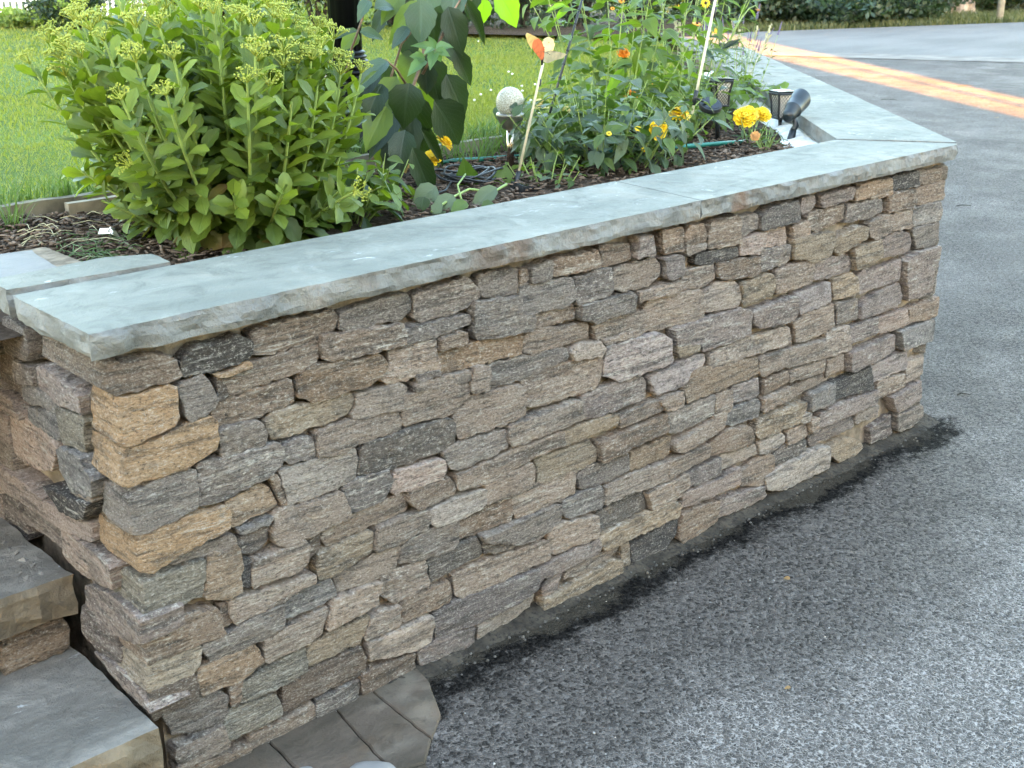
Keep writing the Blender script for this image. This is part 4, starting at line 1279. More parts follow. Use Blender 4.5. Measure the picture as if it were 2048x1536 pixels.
# ---------------------------------------------------------------- coping slabs
def slab(name, outline, z0, z1, rock_edges, parent, mats, step=.012, top_jit=.0045, face=.020, label=None):
    """flagstone: flat top, rock-pitched edges on the named sides (indices), plain sawn on the others"""
    P = [Vector((p[0], p[1])) for p in outline]
    ring, flags = [], []
    n = len(P)
    for i in range(n):
        p, q = P[i], P[(i + 1) % n]
        l = (q - p).length
        m = max(1, int(l / (step if i in rock_edges else .08)))
        nr = Vector((q.y - p.y, p.x - q.x)).normalized()
        for j in range(m):
            t = j / m
            ring.append(p.lerp(q, t))
            e0 = (j == 0 and (i - 1) % n in rock_edges)
            flags.append((nr if i in rock_edges else Vector((0, 0)), i in rock_edges, e0))
    N_ = len(ring)
    V, F, mi = [], [], []
    lv = [(1.0, 0), (.80, 1), (.52, 1), (.25, 1), (0.0, .7)]
    rows = []
    for (t, k) in lv:
        R_ = []
        for i, p in enumerate(ring):
            nr, rk, e0 = flags[i]
            z = z0 + (z1 - z0) * t
            if rk:
                q3 = Vector((p.x * 17, p.y * 17, z * 26))
                a = mnoise.noise(q3) + .55 * mnoise.noise(q3 * 2.3)
                # conchoidal scoops
                sc = abs(mnoise.noise(Vector((p.x * 9 + 3, p.y * 9, z * 12)))) - .2
                off = (a * .35 + sc * .9) * face * k + (.002 * mnoise.noise(q3 * 3) - .0015 + top_jit * mnoise.noise(Vector((p.x * 13, p.y * 13, 5)))) - (.004 if t == 0 else 0)
                p = p + nr * off
                z += .0035 * mnoise.noise(q3 * 1.7) * (0 if t in (1.0,) else 1)
            R_.append(len(V))
            V.append((p.x, p.y, z))
        rows.append(R_)
    for a, b in zip(rows[:-1], rows[1:]):
        for i in range(N_):
            j = (i + 1) % N_
            F.append((a[i], b[i], b[j], a[j]))
            mi.append(1 if flags[i][1] else 1)
    F.append(tuple(rows[0]))
    mi.append(0)
    F.append(tuple(rows[-1][::-1]))
    mi.append(1)
    loc = Vector((sum(v[0] for v in V) / len(V), sum(v[1] for v in V) / len(V), z0))
    me = bpy.data.meshes.new(name)
    me.from_pydata([tuple(Vector(v) - loc) for v in V], [], F)
    for m_ in mats:
        me.materials.append(m_)
    me.polygons.foreach_set('material_index', mi)
    bm = bmesh.new()
    bm.from_mesh(me)
    bmesh.ops.recalc_face_normals(bm, faces=bm.faces[:])
    bm.to_mesh(me)
    bm.free()
    me.update()
    o = link(name, me, None, parent, loc)
    if label:
        o['label'] = label
    return o


CM = (M['coping_top'], M['coping_edge'])
CW = .338
JX = at(1397, 401, z=0).x
JX2 = at(1222, 362, z=0).x
ZB = -.050
INN = Vector((2.80, CW, 0))
slab('coping_slab', [(0, 0), (JX - .004, 0), (JX2 - .004, CW), (0.0, CW)], ZB, 0, (0, 3), wall, CM)
slab('coping_slab', [(JX + .004, 0), (2.985, 0), (3.006, .012), (3.002, .020), (INN.x - .004, CW - .001), (JX2 + .004, CW)], ZB, -.001, (0, 1, 2), wall, CM)
# return slabs along the 47 degree run, outer edge on CORN + RD*s, inner edge CW inside
def ret(s0, s1, e0=0.0, e1=0.0):
    o0, o1 = CORN + RD * s0, CORN + RD * s1
    i0, i1 = o0 - RN * CW + RD * e0, o1 - RN * CW + RD * e1
    return [(o0.x, o0.y), (o1.x, o1.y), (i1.x, i1.y), (i0.x, i0.y)]


o0 = CORN + RD * .03
s1 = 2.12
r1 = ret(.03, s1)
r1[3] = (INN.x + .003, INN.y + .002)
slab('coping_slab', [r1[0], r1[1], r1[2], r1[3]], ZB, .001, (0,), wall, CM)
slab('coping_slab', ret(s1 + .006, 2.75), ZB, -.001, (0,), wall, CM)
slab('coping_slab', ret(2.756, 3.9), ZB, 0.0, (0, 1), wall, CM)
slab('coping_slab', [(.004, .368), (.345, .352), (.348, .445), (.262, .487), (.01, .470)], ZB - .004, .004, (0, 1, 2, 3, 4), wall, CM, label='short narrow coping slab')
# pale mortar haunch behind the return coping
mb = MB()
nseg = 46
rows = []
for i in range(nseg + 1):
    s = .22 + (3.0 - .22) * i / nseg
    b_ = CORN + RD * s - RN * (CW - .02)
    w = (.085 + .03 * math.sin(s * 5) + .02 * mnoise.noise(Vector((s * 9, 0, 0)))) * (1.55 if s < 1.2 else 1.1)
    row = []
    for k in range(6):
        t = k / 5
        p = b_ - RN * (w * t)
        zz = -.054 - .020 * t - .012 * t ** 3 + .007 * mnoise.noise(Vector((s * 25, t * 4, 2)))
        row.append((p.x, p.y, zz))
    p = b_ - RN * (w + .02 + .01 * mnoise.noise(Vector((s * 20, 7, 2))))
    row.append((p.x, p.y, BED - .05))
    rows.append(row)
vs_ = [p for r in rows for p in r]
mb.add(vs_, [(i * 7 + k, i * 7 + k + 1, (i + 1) * 7 + k + 1, (i + 1) * 7 + k) for i in range(nseg) for k in range(6)])
mb.build('mortar_haunch', M['white_mortar'], wall, fix=True)

# ================================================================ THE STEPS at the left end
steps = empty('stone_steps', (-.5, .3, GZ), 'broad bluestone steps rising beside the end of the wall', 'steps')
TM = (M['tread'], M['tread_edge'])
slab('tread', [(-1.3, .312), (.028, .306), (.026, .80), (-1.3, .80)], -.692, -.600, (0, 1), steps, TM, .025, .008, .022)
slab('tread', [(-1.3, -.062), (.020, -.045), (.024, .42), (-1.3, .42)], -.885, -.790, (0, 1), steps, TM, .025, .008, .022)
slab('tread', [(-1.3, -.40), (-.05, -.38), (.01, .06), (-1.3, .06)], GZ - .02, -.965, (0, 1), steps, TM, .025, .008, .022)
slab('landing_flagstone', [(-1.2, .50), (.235, .505), (.222, .60), (.252, .86), (.10, .90), (-1.2, .93)], -.10, -.045, (1, 2, 3, 4), steps, (M['flag'], M['flag']), .03, .006, .006)


def riser_stone(x0, x1, y, z0_, z1_, ck, dp=.16):
    pts = [(x0, z0_), ((x0 + x1) / 2, z0_ - .006), (x1, z0_ + .006), (x1 + .004, (z0_ + z1_) / 2), (x1 - .006, z1_), (x0 + .01, z1_ - .004)]
    me, loc = stone_mesh(pts, lambda u, v_, w: (u, y + w, v_), dp, rnd(-.008, .004), .006, True)
    o = link('riser_stone', me, M['stone'], steps, loc)
    stone_color(o, ck)
    return o


riser_stone(-.13, .012, .335, -.787, -.702, 'by')
riser_stone(-.30, -.14, .345, -.787, -.700, 'pd')
riser_stone(-.62, -.31, .345, -.787, -.700, 'g')
riser_stone(-.10, .012, -.02, -.962, -.890, 'b')
riser_stone(-.34, -.11, -.02, -.962, -.890, 'g')
riser_stone(-.66, -.35, -.02, -.962, -.890, 'by')
mb = MB()
mb.box((-1.3, .42, GZ - .02), (.02, .79, -.695))
mb.box((-1.3, .08, GZ - .02), (.02, .43, -.888))
mb.box((-1.2, .78, -.69), (.06, 1.35, -.102))
mb.build('step_core', M['mortar'], steps)
# crumbs of stone lying on the tread
mb = MB()
for (px, py) in [(62, 1100), (8, 1090), (40, 1135), (35, 1150), (83, 1150), (62, 1128), (108, 1120), (18, 1098), (30, 1110), (70, 1085), (95, 1108), (118, 1136), (50, 1160)]:
    p = at(px, py, z=-.600)
    if p.x > -.01:
        p.x = -.02
    r = rnd(.004, .011)
    mb.add([p + Vector((rnd(-r, r), rnd(-r, r), .0)) + Vector(o_) * r for o_ in ((1, 0, -.1), (-.6, .8, -.1), (-.6, -.8, -.1), (.1, .1, .75))], [(0, 1, 3), (1, 2, 3), (2, 0, 3), (0, 2, 1)])
M['crumb'] = simple_mat('stone_crumb', (0.16, 0.145, 0.13), 0.9, 0, 0.3, 40)
tag(mb.build('stone_crumbs', M['crumb']), 'dark stone crumbs scattered on the upper step', 'crumbs', kind='stuff')

# ================================================================ PAVING at the wall's foot
pav = empty('paving', (.45, -.15, GZ))
pav['kind'] = 'structure'


def paver(pts, z1=GZ + .010, lab=None):
    mb_ = MB()
    c = sum((Vector((*p, 0)) for p in pts), Vector()) / len(pts)
    P0 = [Vector((*p, 0)) for p in pts]
    P0 = [p + (c - p).normalized() * .003 for p in P0]
    P = []
    for i_, p in enumerate(P0):
        q = P0[(i_ + 1) % len(P0)]
        m_ = max(1, int((q - p).length / .02))
        for j_ in range(m_):
            r_ = p.lerp(q, j_ / m_)
            r_ += Vector((mnoise.noise(r_ * 30), mnoise.noise(r_ * 30 + Vector((5, 5, 5))), 0)) * .0035
            P.append(r_)
    n_ = len(P)
    Q = [p + (c - p).normalized() * .004 for p in P]
    vs2 = [(p.x, p.y, GZ - .04) for p in P] + [(p.x, p.y, z1 - .004) for p in P] + [(p.x, p.y, z1) for p in Q]
    fs2 = [(i, (i + 1) % n_, n_ + (i + 1) % n_, n_ + i) for i in range(n_)] + [(n_ + i, n_ + (i + 1) % n_, 2 * n_ + (i + 1) % n_, 2 * n_ + i) for i in range(n_)] + [tuple(range(2 * n_, 3 * n_))]
    mb_.add(vs2, fs2)
    return mb_.build('paver', M['paver'], pav, fix=True)


J1a, J1b = Vector((.577, .06)), Vector((.555, -.215))
J2a, J2b = Vector((.485, .06)), Vector((.40, -.33))
paver([(.577, .06), (.72, .06), (.70, -.03), (.635, -.15), (.562, -.205)])
paver([(.477, .06), (.577, .06), (.562, -.205), (.50, -.26), (.43, -.24)])
paver([(.30, .06), (.477, .06), (.43, -.24), (.28, -.20)])
paver([(.28, -.20), (.43, -.24), (.50, -.26), (.46, -.55), (.22, -.50)])
paver([(.03, .06), (.30, .06), (.28, -.20), (.02, -.18)])


def rock(name, c, rx, ry, rz, mat, label, cat, seed=0, group=None):
    bm = bmesh.new()
    bmesh.ops.create_icosphere(bm, subdivisions=3, radius=1)
    for v_ in bm.verts:
        k = 1 + .16 * mnoise.noise(v_.co * 1.4 + Vector((seed, 0, 0))) + .05 * mnoise.noise(v_.co * 4 + Vector((seed, 3, 0)))
        v_.co = Vector((v_.co.x * rx * k, v_.co.y * ry * k, max(v_.co.z * rz * k, -.25 * rz)))
    me = bpy.data.meshes.new(name)
    bm.to_mesh(me)
    bm.free()
    me.polygons.foreach_set('use_smooth', [True] * len(me.polygons))
    o = link(name, me, mat, None, Vector(c) + Vector((0, 0, .25 * rz)))
    return tag(o, label, cat, group)


p = at(736, 1568, z=GZ)  # a pale patch of unknown nature, built as two low domes
rock('smooth_shape', (p.x, p.y, GZ + .006), .060, .050, .020, M['pale_patch'], 'larger pale rounded shape at the bottom edge of the paving', 'stone', 2, 'pale shapes on the paving')
p = at(603, 1566, z=GZ)
rock('smooth_shape', (p.x, p.y, GZ + .006), .034, .030, .016, M['pale_patch'], 'smaller pale rounded shape close to the foot of the wall', 'stone', 5, 'pale shapes on the paving')

# ================================================================ TIMBER EDGING, HOSE
te = empty('timber_edging', (1.5, 1.43, BED), 'weathered timber edging board between lawn and planting bed', 'edging')


def board(x0, x1, y0, y1, z0, z1, parent, mat, name='board'):
    mb_ = MB()
    n_ = max(2, int((x1 - x0) / .06))
    vs_, fs_ = [], []
    for i in range(n_ + 1):
        x = x0 + (x1 - x0) * i / n_
        j = .0035 * mnoise.noise(Vector((x * 6, y0 * 5, 1)))
        k = .003 * mnoise.noise(Vector((x * 9, y0 * 5, 4)))
        vs_ += [(x, y0 + j, z0), (x, y1 + j, z0), (x, y1 + j - .002, z1 + k), (x, y0 + j + .002, z1 + k)]
    for i in range(n_):
        a_, b_ = i * 4, (i + 1) * 4
        fs_ += [(a_, b_, b_ + 3, a_ + 3), (a_ + 3, b_ + 3, b_ + 2, a_ + 2), (a_ + 2, b_ + 2, b_ + 1, a_ + 1)]
    fs_ += [(0, 3, 2, 1), (n_ * 4, n_ * 4 + 1, n_ * 4 + 2, n_ * 4 + 3)]
    mb_.add(vs_, fs_)
    return mb_.build(name, mat, parent, fix=True)


board(-.9, .70, 1.425, 1.462, BED - .06, -.048, te, M['timber'])
board(.705, 1.72, 1.428, 1.465, BED - .06, -.050, te, M['timber'])
board(1.725, 3.3, 1.425, 1.462, BED - .06, -.052, te, M['timber'])
board(.57, .80, 1.375, 1.405, BED - .05, -.056, te, M['timber_pale'], 'short_board')

# green garden hose lying across the bed
hp = [at(905, 323, z=BED + .012), at(960, 320, z=BED + .012), at(1075, 312, z=BED + .012), at(1200, 307, z=BED + .012), at(1320, 298, z=BED + .014), at(1380, 293, z=BED + .014), at(1440, 288, z=BED + .012)]
hp = [hp[0] + Vector((-.10, .05, -.012))] + hp + [hp[-1] + Vector((.25, .02, -.02))]
mb = MB()
mb.tube(hp, .0085, 8)
tag(mb.build('garden_hose', M['green_hose']), 'thin green garden hose lying across the planting bed', 'hose')

# black cable coil
mb = MB()
cc = at(935, 362, z=BED + .015)
for k in range(5):
    pts = []
    rr = rnd(.06, .10)
    ox, oy = rnd(-.025, .025), rnd(-.02, .02)
    for i in range(33):
        t = 2 * PI * i / 32 + k
        pts.append(cc + Vector((ox + rr * 1.25 * math.cos(t), oy + rr * .95 * math.sin(t), .006 * k * .6 + .012 * math.sin(t * 2 + k) + .012)))
    mb.tube(pts, .0035, 6, cap=False)
mb.tube([cc + Vector((-.1, -.03, .01)), cc + Vector((-.18, -.10, .006)), cc + Vector((-.25, -.12, .004))], .0035, 6)
tag(mb.build('cable_coil', M['black_plastic']), 'coil of thin black cable lying on the mulch', 'cable')

# ================================================================ LAMP POST
LX, LY = at(727, 330, z=BED).xy
LY += .08
lp = empty('lamp_post', (LX, LY, BED), 'black fluted lamp post standing in the bed behind the leafy sapling', 'lamp post')
mb = MB()
mb.lathe([(.080, 0), (.080, .03), (.068, .05), (.062, .27), (.064, .285)], 32, (LX, LY, BED), .035, 12)
mb.build('base', M['black'], lp)
mb = MB()
prof = []
z = .285
for k, (r, h) in enumerate(((.080, .016), (.086, .018), (.082, .016), (.075, .016), (.070, .016), (.066, .013))):
    prof += [(r - .010, z), (r, z + h * .3), (r, z + h * .65), (r - .010, z + h)]
    z += h
mb.lathe(prof, 32, (LX, LY, BED))
mb.build('ringed_collar', M['black'], lp)
mb = MB()
mb.lathe([(.053, z), (.051, 1.9), (.046, 2.0)], 36, (LX, LY, BED), .05, 12)
mb.build('shaft', M['black'], lp)

# ================================================================ SOLAR GLOBE LIGHT
b = at(1018, 338, z=BED)
b = Vector((b.x, b.y, BED))
dg = (b - CAM).dot(CF)
ppm = FPX / dg
gl = empty('solar_globe_light', b, 'crackle glass globe light on a slim steel pole', 'garden light')
zt_ = lambda py: BED + (338 - py) / ppm * 1.05
mb = MB()
mb.tube([b, Vector((b.x, b.y, zt_(262)))], .0125, 14)
mb.build('pole', M['steel'], gl)
mb = MB()
zc0, zc1 = zt_(266), zt_(234)
mb.lathe([(.012, zc0), (.022, zc0 + .004), (.034, zc0 + .018), (.043, zc0 + .036), (.0465, zc1 - .012), (.048, zc1 - .010), (.048, zc1 - .004), (.046, zc1)], 28, (b.x, b.y, 0))
mb.build('metal_cup', M['pewter'], gl)
mb = MB()
R_ = .0485
zc = zc1 + .034
prof = []
for i in range(13):
    t = -PI * .27 + (PI * .5 + PI * .27) * i / 12
    prof.append((max(.001, R_ * math.cos(t)), zc + R_ * math.sin(t) * 1.06))
mb.lathe(prof, 28, (b.x, b.y, 0))
mb.build('glass_globe', M['glass'], gl)
mb = MB()
mb.lathe([(.030, zc1 + .001), (.030, zc1 + .012), (.012, zc1 + .02), (.010, zc1 + .045), (.004, zc1 + .05)], 16, (b.x, b.y, 0))
mb.build('lamp_insert', M['lattice_back'], gl)

# ================================================================ BUTTERFLY STAKE
bs0 = at(1030, 366, y=.84)
bs1 = at(1076, 158, y=.86)
bs2 = at(1083, 128, y=.86)
bt = empty('butterfly_stake', (bs0.x, bs0.y, BED), 'orange butterfly ornament on a cream rod with a solar box at its foot', 'garden stake')
mb = MB()
mb.tube([bs0.lerp(bs1, .05), bs1, bs2], .0042, 10)
mb.build('rod', M['cane'], bt)
mb = MB()
d_ = (bs1 - bs0).normalized()
mb.tube([bs0 - d_ * .03, bs0 + d_ * .035], .0075, 10)
mb.build('foot_sleeve', M['black_plastic'], bt)
mb = MB()
mb.tube([at(1074, 174, y=.86), at(1077, 160, y=.86)], .0062, 10)
mb.build('rod_joiner', M['black_plastic'], bt)
# solar box: tilted panel
pc = at(1052, 379, y=.78)
ax = Vector((.82, -.15, -.22)).normalized()
ay = Vector((.22, .9, .05))
ay = (ay - ax * ay.dot(ax)).normalized()
az = ax.cross(ay)
mb = MB()
mb.obox(pc, ax * .042, ay * .036, az * .010)
mb.obox(pc - az * .03 - ax * .02, ax * .012, ay * .012, az * .035)
mb.build('solar_box', M['black_plastic'], bt)
mb = MB()
mb.obox(pc + az * .0105, ax * .033, ay * .027, az * .0012)
mb.build('solar_panel', M['panel'], bt)
Y_ = .86
hub = at(1082, 122, y=Y_)


def wing(pxs, mat, name, yoff):
    mb_ = MB()
    P = []
    for i, (x, y) in enumerate(pxs):
        q = at(x, y, y=Y_)
        k = (q - hub).length
        P.append(CAM + (q - CAM) * (1 + yoff * k * .28))
    n_ = len(P)
    c_ = sum(P, Vector()) / n_
    t_ = Vector((.0006, .0012, 0))
    mb_.add([p - t_ for p in P] + [p + t_ for p in P], [tuple(range(n_)), tuple(range(n_, 2 * n_))[::-1]] + [(i, n_ + i, n_ + (i + 1) % n_, (i + 1) % n_) for i in range(n_)])
    return mb_.build(name, mat, bt, fix=True)


wing([(1079, 122), (1064, 103), (1058, 88), (1062, 78), (1072, 77), (1080, 84), (1086, 100), (1084, 120)], M['wing_orange'], 'wing', -.5)
wing([(1060, 100), (1052, 86), (1048, 72), (1051, 67), (1062, 72), (1074, 78), (1064, 82), (1061, 90)], M['wing_yellow'], 'wing', -.7)
wing([(1083, 108), (1080, 90), (1084, 80), (1094, 75), (1103, 80), (1106, 90), (1103, 102), (1094, 106)], M['wing_yellow'], 'wing', .6)
wing([(1081, 124), (1083, 106), (1098, 102), (1118, 106), (1130, 110), (1122, 118), (1106, 122), (1092, 128)], M['wing_brown'], 'wing', .3)
mb = MB()
mb.tube([at(1081, 132, y=Y_), at(1081, 118, y=Y_), at(1080, 100, y=Y_ - .01)], [.003, .005, .002], 8)
mb.build('butterfly_body', M['black_plastic'], bt)
mb = MB()
for k in range(16):
    q = at(rnd(1060, 1102), rnd(82, 112), y=Y_ - .012)
    mb.obox(q, (.0014, 0, 0), (0, .0006, 0), (0, 0, .0014))
mb.build('wing_spots', M['black_plastic'], bt)

# ================================================================ BLACK ROD leaning in the bed
r0, r1_ = at(1072, 314, y=1.20), at(1160, 5, y=1.28)
r2_ = r0.lerp(r1_, 1.35)
br = empty('black_stake', r0, 'thin black plant stake leaning right among the tall perennials', 'plant stake')
mb = MB()
mb.tube([r0, r0.lerp(r2_, .5), r2_], .0046, 8)
mb.build('rod', M['black_plastic'], br, loc=r0)
for k in range(14):
    q = r0.lerp(r2_, .05 + k * .065)
    mb = MB()
    mb.tube([q - (r2_ - r0).normalized() * .004, q + (r2_ - r0).normalized() * .004], .0060, 8)
    mb.build('ring', M['black_plastic'], br)

# ================================================================ CREAM CANE with round solar disc
c0, c1 = at(1368, 292, y=1.02), at(1432, -20, y=1.02)
cs = empty('solar_cane_light', (c0.x, c0.y, BED), 'cream cane with a black round solar disc clipped near its foot', 'garden stake')
mb = MB()
mb.tube([c0, c0.lerp(c1, .5), c1], .0056, 10)
mb.build('cane', M['cane'], cs)
dv = (c1 - c0).normalized()
mb = MB()
q = at(1387, 197, y=1.02)
mb.tube([q - dv * .028, q + dv * .028], .0085, 10)
mb.build('joiner', M['black_plastic'], cs)
q = at(1425, 26, y=1.02)
mb = MB()
mb.tube([q - dv * .02, q + dv * .02], .0085, 10)
mb.build('joiner', M['black_plastic'], cs)
q = at(1390, 198, y=1.02)
dc = at(1418, 211, y=1.00)
mb = MB()
mb.tube([q, dc], .004, 8)
mb.build('arm', M['black_plastic'], cs)
mb = MB()
nrm = Vector((-.25, -.42, .86)).normalized()
e1 = nrm.orthogonal().normalized()
e2 = nrm.cross(e1)
for (ra, rb, za, zb) in ((.043, .046, -.012, -.004), (.046, .043, -.004, .006)):
    A = [dc + (e1 * math.cos(t) + e2 * math.sin(t)) * ra + nrm * za for t in [2 * PI * k / 28 for k in range(28)]]
    B = [dc + (e1 * math.cos(t) + e2 * math.sin(t)) * rb + nrm * zb for t in [2 * PI * k / 28 for k in range(28)]]
    mb.add(A + B, [(k, (k + 1) % 28, 28 + (k + 1) % 28, 28 + k) for k in range(28)] + [tuple(range(28))[::-1], tuple(range(28, 56))], False)
mb.build('disc', M['black_plastic'], cs)
mb = MB()
A = [dc + (e1 * math.cos(t) + e2 * math.sin(t)) * .034 + nrm * .0068 for t in [2 * PI * k / 24 for k in range(24)]]
mb.add(A, [tuple(range(24))])
mb.build('solar_panel', M['panel'], cs)
st0 = at(1432, 285, z=BED - .01)
mb = MB()
mb.tube([st0, at(1431, 222, y=st0.y)], .0085, 8)
mb.build('ground_stake', M['black_plastic'], cs)


# ================================================================ LATTICE LANTERNS
def lantern(bx, by, yaw, ztop, zbot, label, h_w=.034):
    root = empty('solar_lantern', (bx, by, BED), label, 'solar lantern', 'black lattice lanterns in the bed')
    c, s = math.cos(yaw), math.sin(yaw)

    def L(x, y, z):
        return Vector((bx + c * x - s * y, by + s * x + c * y, z))
    wt, wb = h_w, h_w * .72
    H = ztop - zbot
    mb_ = MB()
    # four corner posts and the rims
    for (i, j) in ((-1, -1), (1, -1), (1, 1), (-1, 1)):
        mb_.tube([L(i * wb, j * wb, zbot - .004), L(i * wb * 1.06, j * wb * 1.06, zbot + H * .55), L(i * wt, j * wt, ztop)], .0045, 6, False)
    for (w_, z_) in ((wb, zbot), (wt, ztop)):
        P = [L(i * w_, j * w_, z_) for (i, j) in ((-1, -1), (1, -1), (1, 1), (-1, 1))]
        for k in range(4):
            mb_.tube([P[k], P[(k + 1) % 4]], .0045, 6, False)
    mb_.build('frame', M['black_plastic'], root)
    mb_ = MB()
    P = [L(i * wt * .98, j * wt * .98, ztop + .002) for (i, j) in ((-1, -1), (1, -1), (1, 1), (-1, 1))]
    Q = [L(i * wt * 1.14, j * wt * 1.14, ztop + .010) for (i, j) in ((-1, -1), (1, -1), (1, 1), (-1, 1))]
    mb_.add(P + Q, [(0, 3, 2, 1), (4, 5, 6, 7)] + [(k, (k + 1) % 4, 4 + (k + 1) % 4, 4 + k) for k in range(4)])
    mb_.build('cap', M['black_plastic'], root)
    mb_ = MB()
    mb_.add([L(i * wt * .8, j * wt * .8, ztop + .0115) for (i, j) in ((-1, -1), (1, -1), (1, 1), (-1, 1))], [(0, 1, 2, 3)])
    mb_.build('solar_panel', M['panel'], root)
    mb_ = MB()
    A = [L(i * wb * .86, j * wb * .86, zbot) for (i, j) in ((-1, -1), (1, -1), (1, 1), (-1, 1))]
    B = [L(i * wt * .86, j * wt * .86, ztop) for (i, j) in ((-1, -1), (1, -1), (1, 1), (-1, 1))]
    mb_.add(A + B, [(k, (k + 1) % 4, 4 + (k + 1) % 4, 4 + k) for k in range(4)])
    mb_.build('diffuser', M['lattice_back'], root)
    for face in range(4):
        a_ = face * PI / 2
        ca, sa = math.cos(a_), math.sin(a_)

        def F_(u, v):
            w_ = wb + (wt - wb) * v
            return L(ca * u * w_ - sa * -w_ * .99, sa * u * w_ + ca * -w_ * .99, zbot + H * v)
        mb_ = MB()
        nb = 5
        asp = H / (2 * wt)
        for sg in (1, -1):
            for k in range(-nb, nb * 2):
                # diagonal u = -1 + 2*(t), v
                u0 = -1 + 2 * k / nb
                pts_ = []
                for v in (0.0, 1.0):
                    u = u0 + sg * v * 2 * asp * 1.0
                    pts_.append((u, v))
                (ua, va), (ub, vb) = pts_
                # clip to -1..1
                tt = [0.0, 1.0]
                du = ub - ua
                if abs(du) < 1e-6:
                    continue
                for lim in (-1, 1):
                    t_ = (lim - ua) / du
                    if (du > 0) == (lim < 0):
                        tt[0] = max(tt[0], t_)
                    else:
                        tt[1] = min(tt[1], t_)
                if tt[1] - tt[0] < .02:
                    continue
                p0, p1 = F_(ua + du * tt[0], tt[0]), F_(ua + du * tt[1], tt[1])
                mb_.tube([p0, p1], .0012, 4, False, False)
        # margin plates
        mb_.build('lattice', M['black_plastic'], root)
    mb_ = MB()
    mb_.tube([L(0, 0, BED - .03), L(0, 0, zbot + .002)], [.004, .009], 8)
    mb_.build('spike', M['black_plastic'], root)
    return root


YA = math.radians(47)
q = at(1555, 246, z=BED + .05)
lb = at(1556, 262, z=BED)
ppl = FPX / ((lb - CAM).dot(CF))
lantern(lb.x, lb.y, math.radians(68), BED + (262 - 193) / ppl * 1.06, BED + (262 - 238) / ppl * 1.06, 'nearer lattice lantern standing beside the spotlight', .036)
lb = at(1434, 262, z=BED)
lb = Vector((lb.x, lb.y, BED))
ppl = FPX / ((lb - CAM).dot(CF))
lantern(lb.x, lb.y, math.radians(60), BED + (262 - 170) / ppl * 1.06, BED + (262 - 215) / ppl * 1.06, 'lattice lantern behind the round solar disc', .036)
lb = at(1452, 128, z=BED)
lantern(lb.x, lb.y, math.radians(60), BED + .115, BED + .05, 'farthest lantern by the end of the coping', .045)

# ================================================================ SPOTLIGHT
sb = at(1577, 290, z=BED)
sp_ = empty('spotlight', (sb.x, sb.y, BED), 'dark green garden spotlight tilted up beside the pale mortar', 'spotlight')
Yp = sb.y
j = at(1584, 240, y=Yp)
mb = MB()
mb.tube([Vector((sb.x, sb.y, BED - .03)), at(1578, 285, y=Yp), at(1583, 262, y=Yp)], [.012, .017, .013], 10)
mb.tube([at(1583, 262, y=Yp), at(1589, 252, y=Yp), at(1584, 236, y=Yp)], [.012, .012, .010], 10)
mb.build('stem', M['grey_plastic'], sp_)
h0, h1 = at(1571, 237, y=Yp - .01), at(1598, 200, y=Yp + .02)
dv = (h1 - h0).normalized()
mb = MB()
e1 = dv.orthogonal().normalized()
e2 = dv.cross(e1)
Ls = (h1 - h0).length
prof = [(.006, -.004), (.018, .0), (.024, .12), (.029, .38), (.033, .41), (.034, .44), (.032, .47), (.036, .72), (.039, .93)]
vs_, fs_ = [], []
nn = 26
for (r, t) in prof:
    for k in range(nn):
        a_ = 2 * PI * k / nn
        vs_.append(h0 + dv * (Ls * t) + (e1 * math.cos(a_) + e2 * math.sin(a_)) * r)
# the hood reaches further on top
up = (Vector((0, 0, 1)) - dv * dv.z).normalized()
for k in range(nn):
    a_ = 2 * PI * k / nn
    w_ = (e1 * math.cos(a_) + e2 * math.sin(a_)).dot(up)
    vs_.append(h0 + dv * (Ls * (1.01 + .07 * max(0, w_ + .25))) + (e1 * math.cos(a_) + e2 * math.sin(a_)) * .039)
m_ = len(prof) + 1
for i in range(m_ - 1):
    for k in range(nn):
        fs_.append((i * nn + k, i * nn + (k + 1) % nn, (i + 1) * nn + (k + 1) % nn, (i + 1) * nn + k))
fs_.append(tuple(range(nn))[::-1])
mb.add(vs_, fs_, True)
mb.build('lamp_head', M['grey_plastic'], sp_, fix=True)
mb = MB()
mb.add([h0 + dv * (Ls * .96) + (e1 * math.cos(2 * PI * k / nn) + e2 * math.sin(2 * PI * k / nn)) * .036 for k in range(nn)], [tuple(range(nn))])
mb.build('lens', M['panel'], sp_)


# ================================================================ PLANTS
def leaf_mesh(name, prof, nseg=6, fold=.25, curl=.35, cup=.0, teeth=0, wave=.0, tipsharp=True, twist=0.0):
    """unit leaf along +Y, width given by prof(t) (full width / length), face up +Z"""
    vs, uv, fs = [], [], []
    for i in range(nseg + 1):
        t = i / nseg
        w = prof(t) * .5
        z0 = -curl * t * t
        yy = t * (1 - .18 * abs(curl) * t)
        for s in (-1, -.5, 0, .5, 1):
            x = s * w
            if teeth and abs(s) == 1 and 0 < i < nseg:
                x *= 1 + (teeth if i % 2 else -teeth)
            z = z0 + abs(x) * fold + cup * (abs(s) ** 2) * w + wave * math.sin(t * 11 + s * 2) * w * abs(s)
            vs.append((x, yy, z))
            uv.append((.5 + s * .5, t))
    for i in range(nseg):
        for k in range(4):
            a = i * 5 + k
            fs.append((a, a + 1, a + 6, a + 5))
    return np.array(vs), np.array(fs), np.array(uv)


def P_obovate(wr):
    return lambda t: wr * (0.16 + .84 * math.sin(min(1, t * .98 + .02) ** 1.35 * PI) ** .75 if t < .97 else .10)


def P_ovate(wr, sh=.75):
    return lambda t: wr * max(.015, math.sin(PI * (t ** sh)) ** .9 * (1 - .25 * t) * 1.12)


def P_lance(wr):
    return lambda t: wr * max(.02, math.sin(PI * t ** .85))


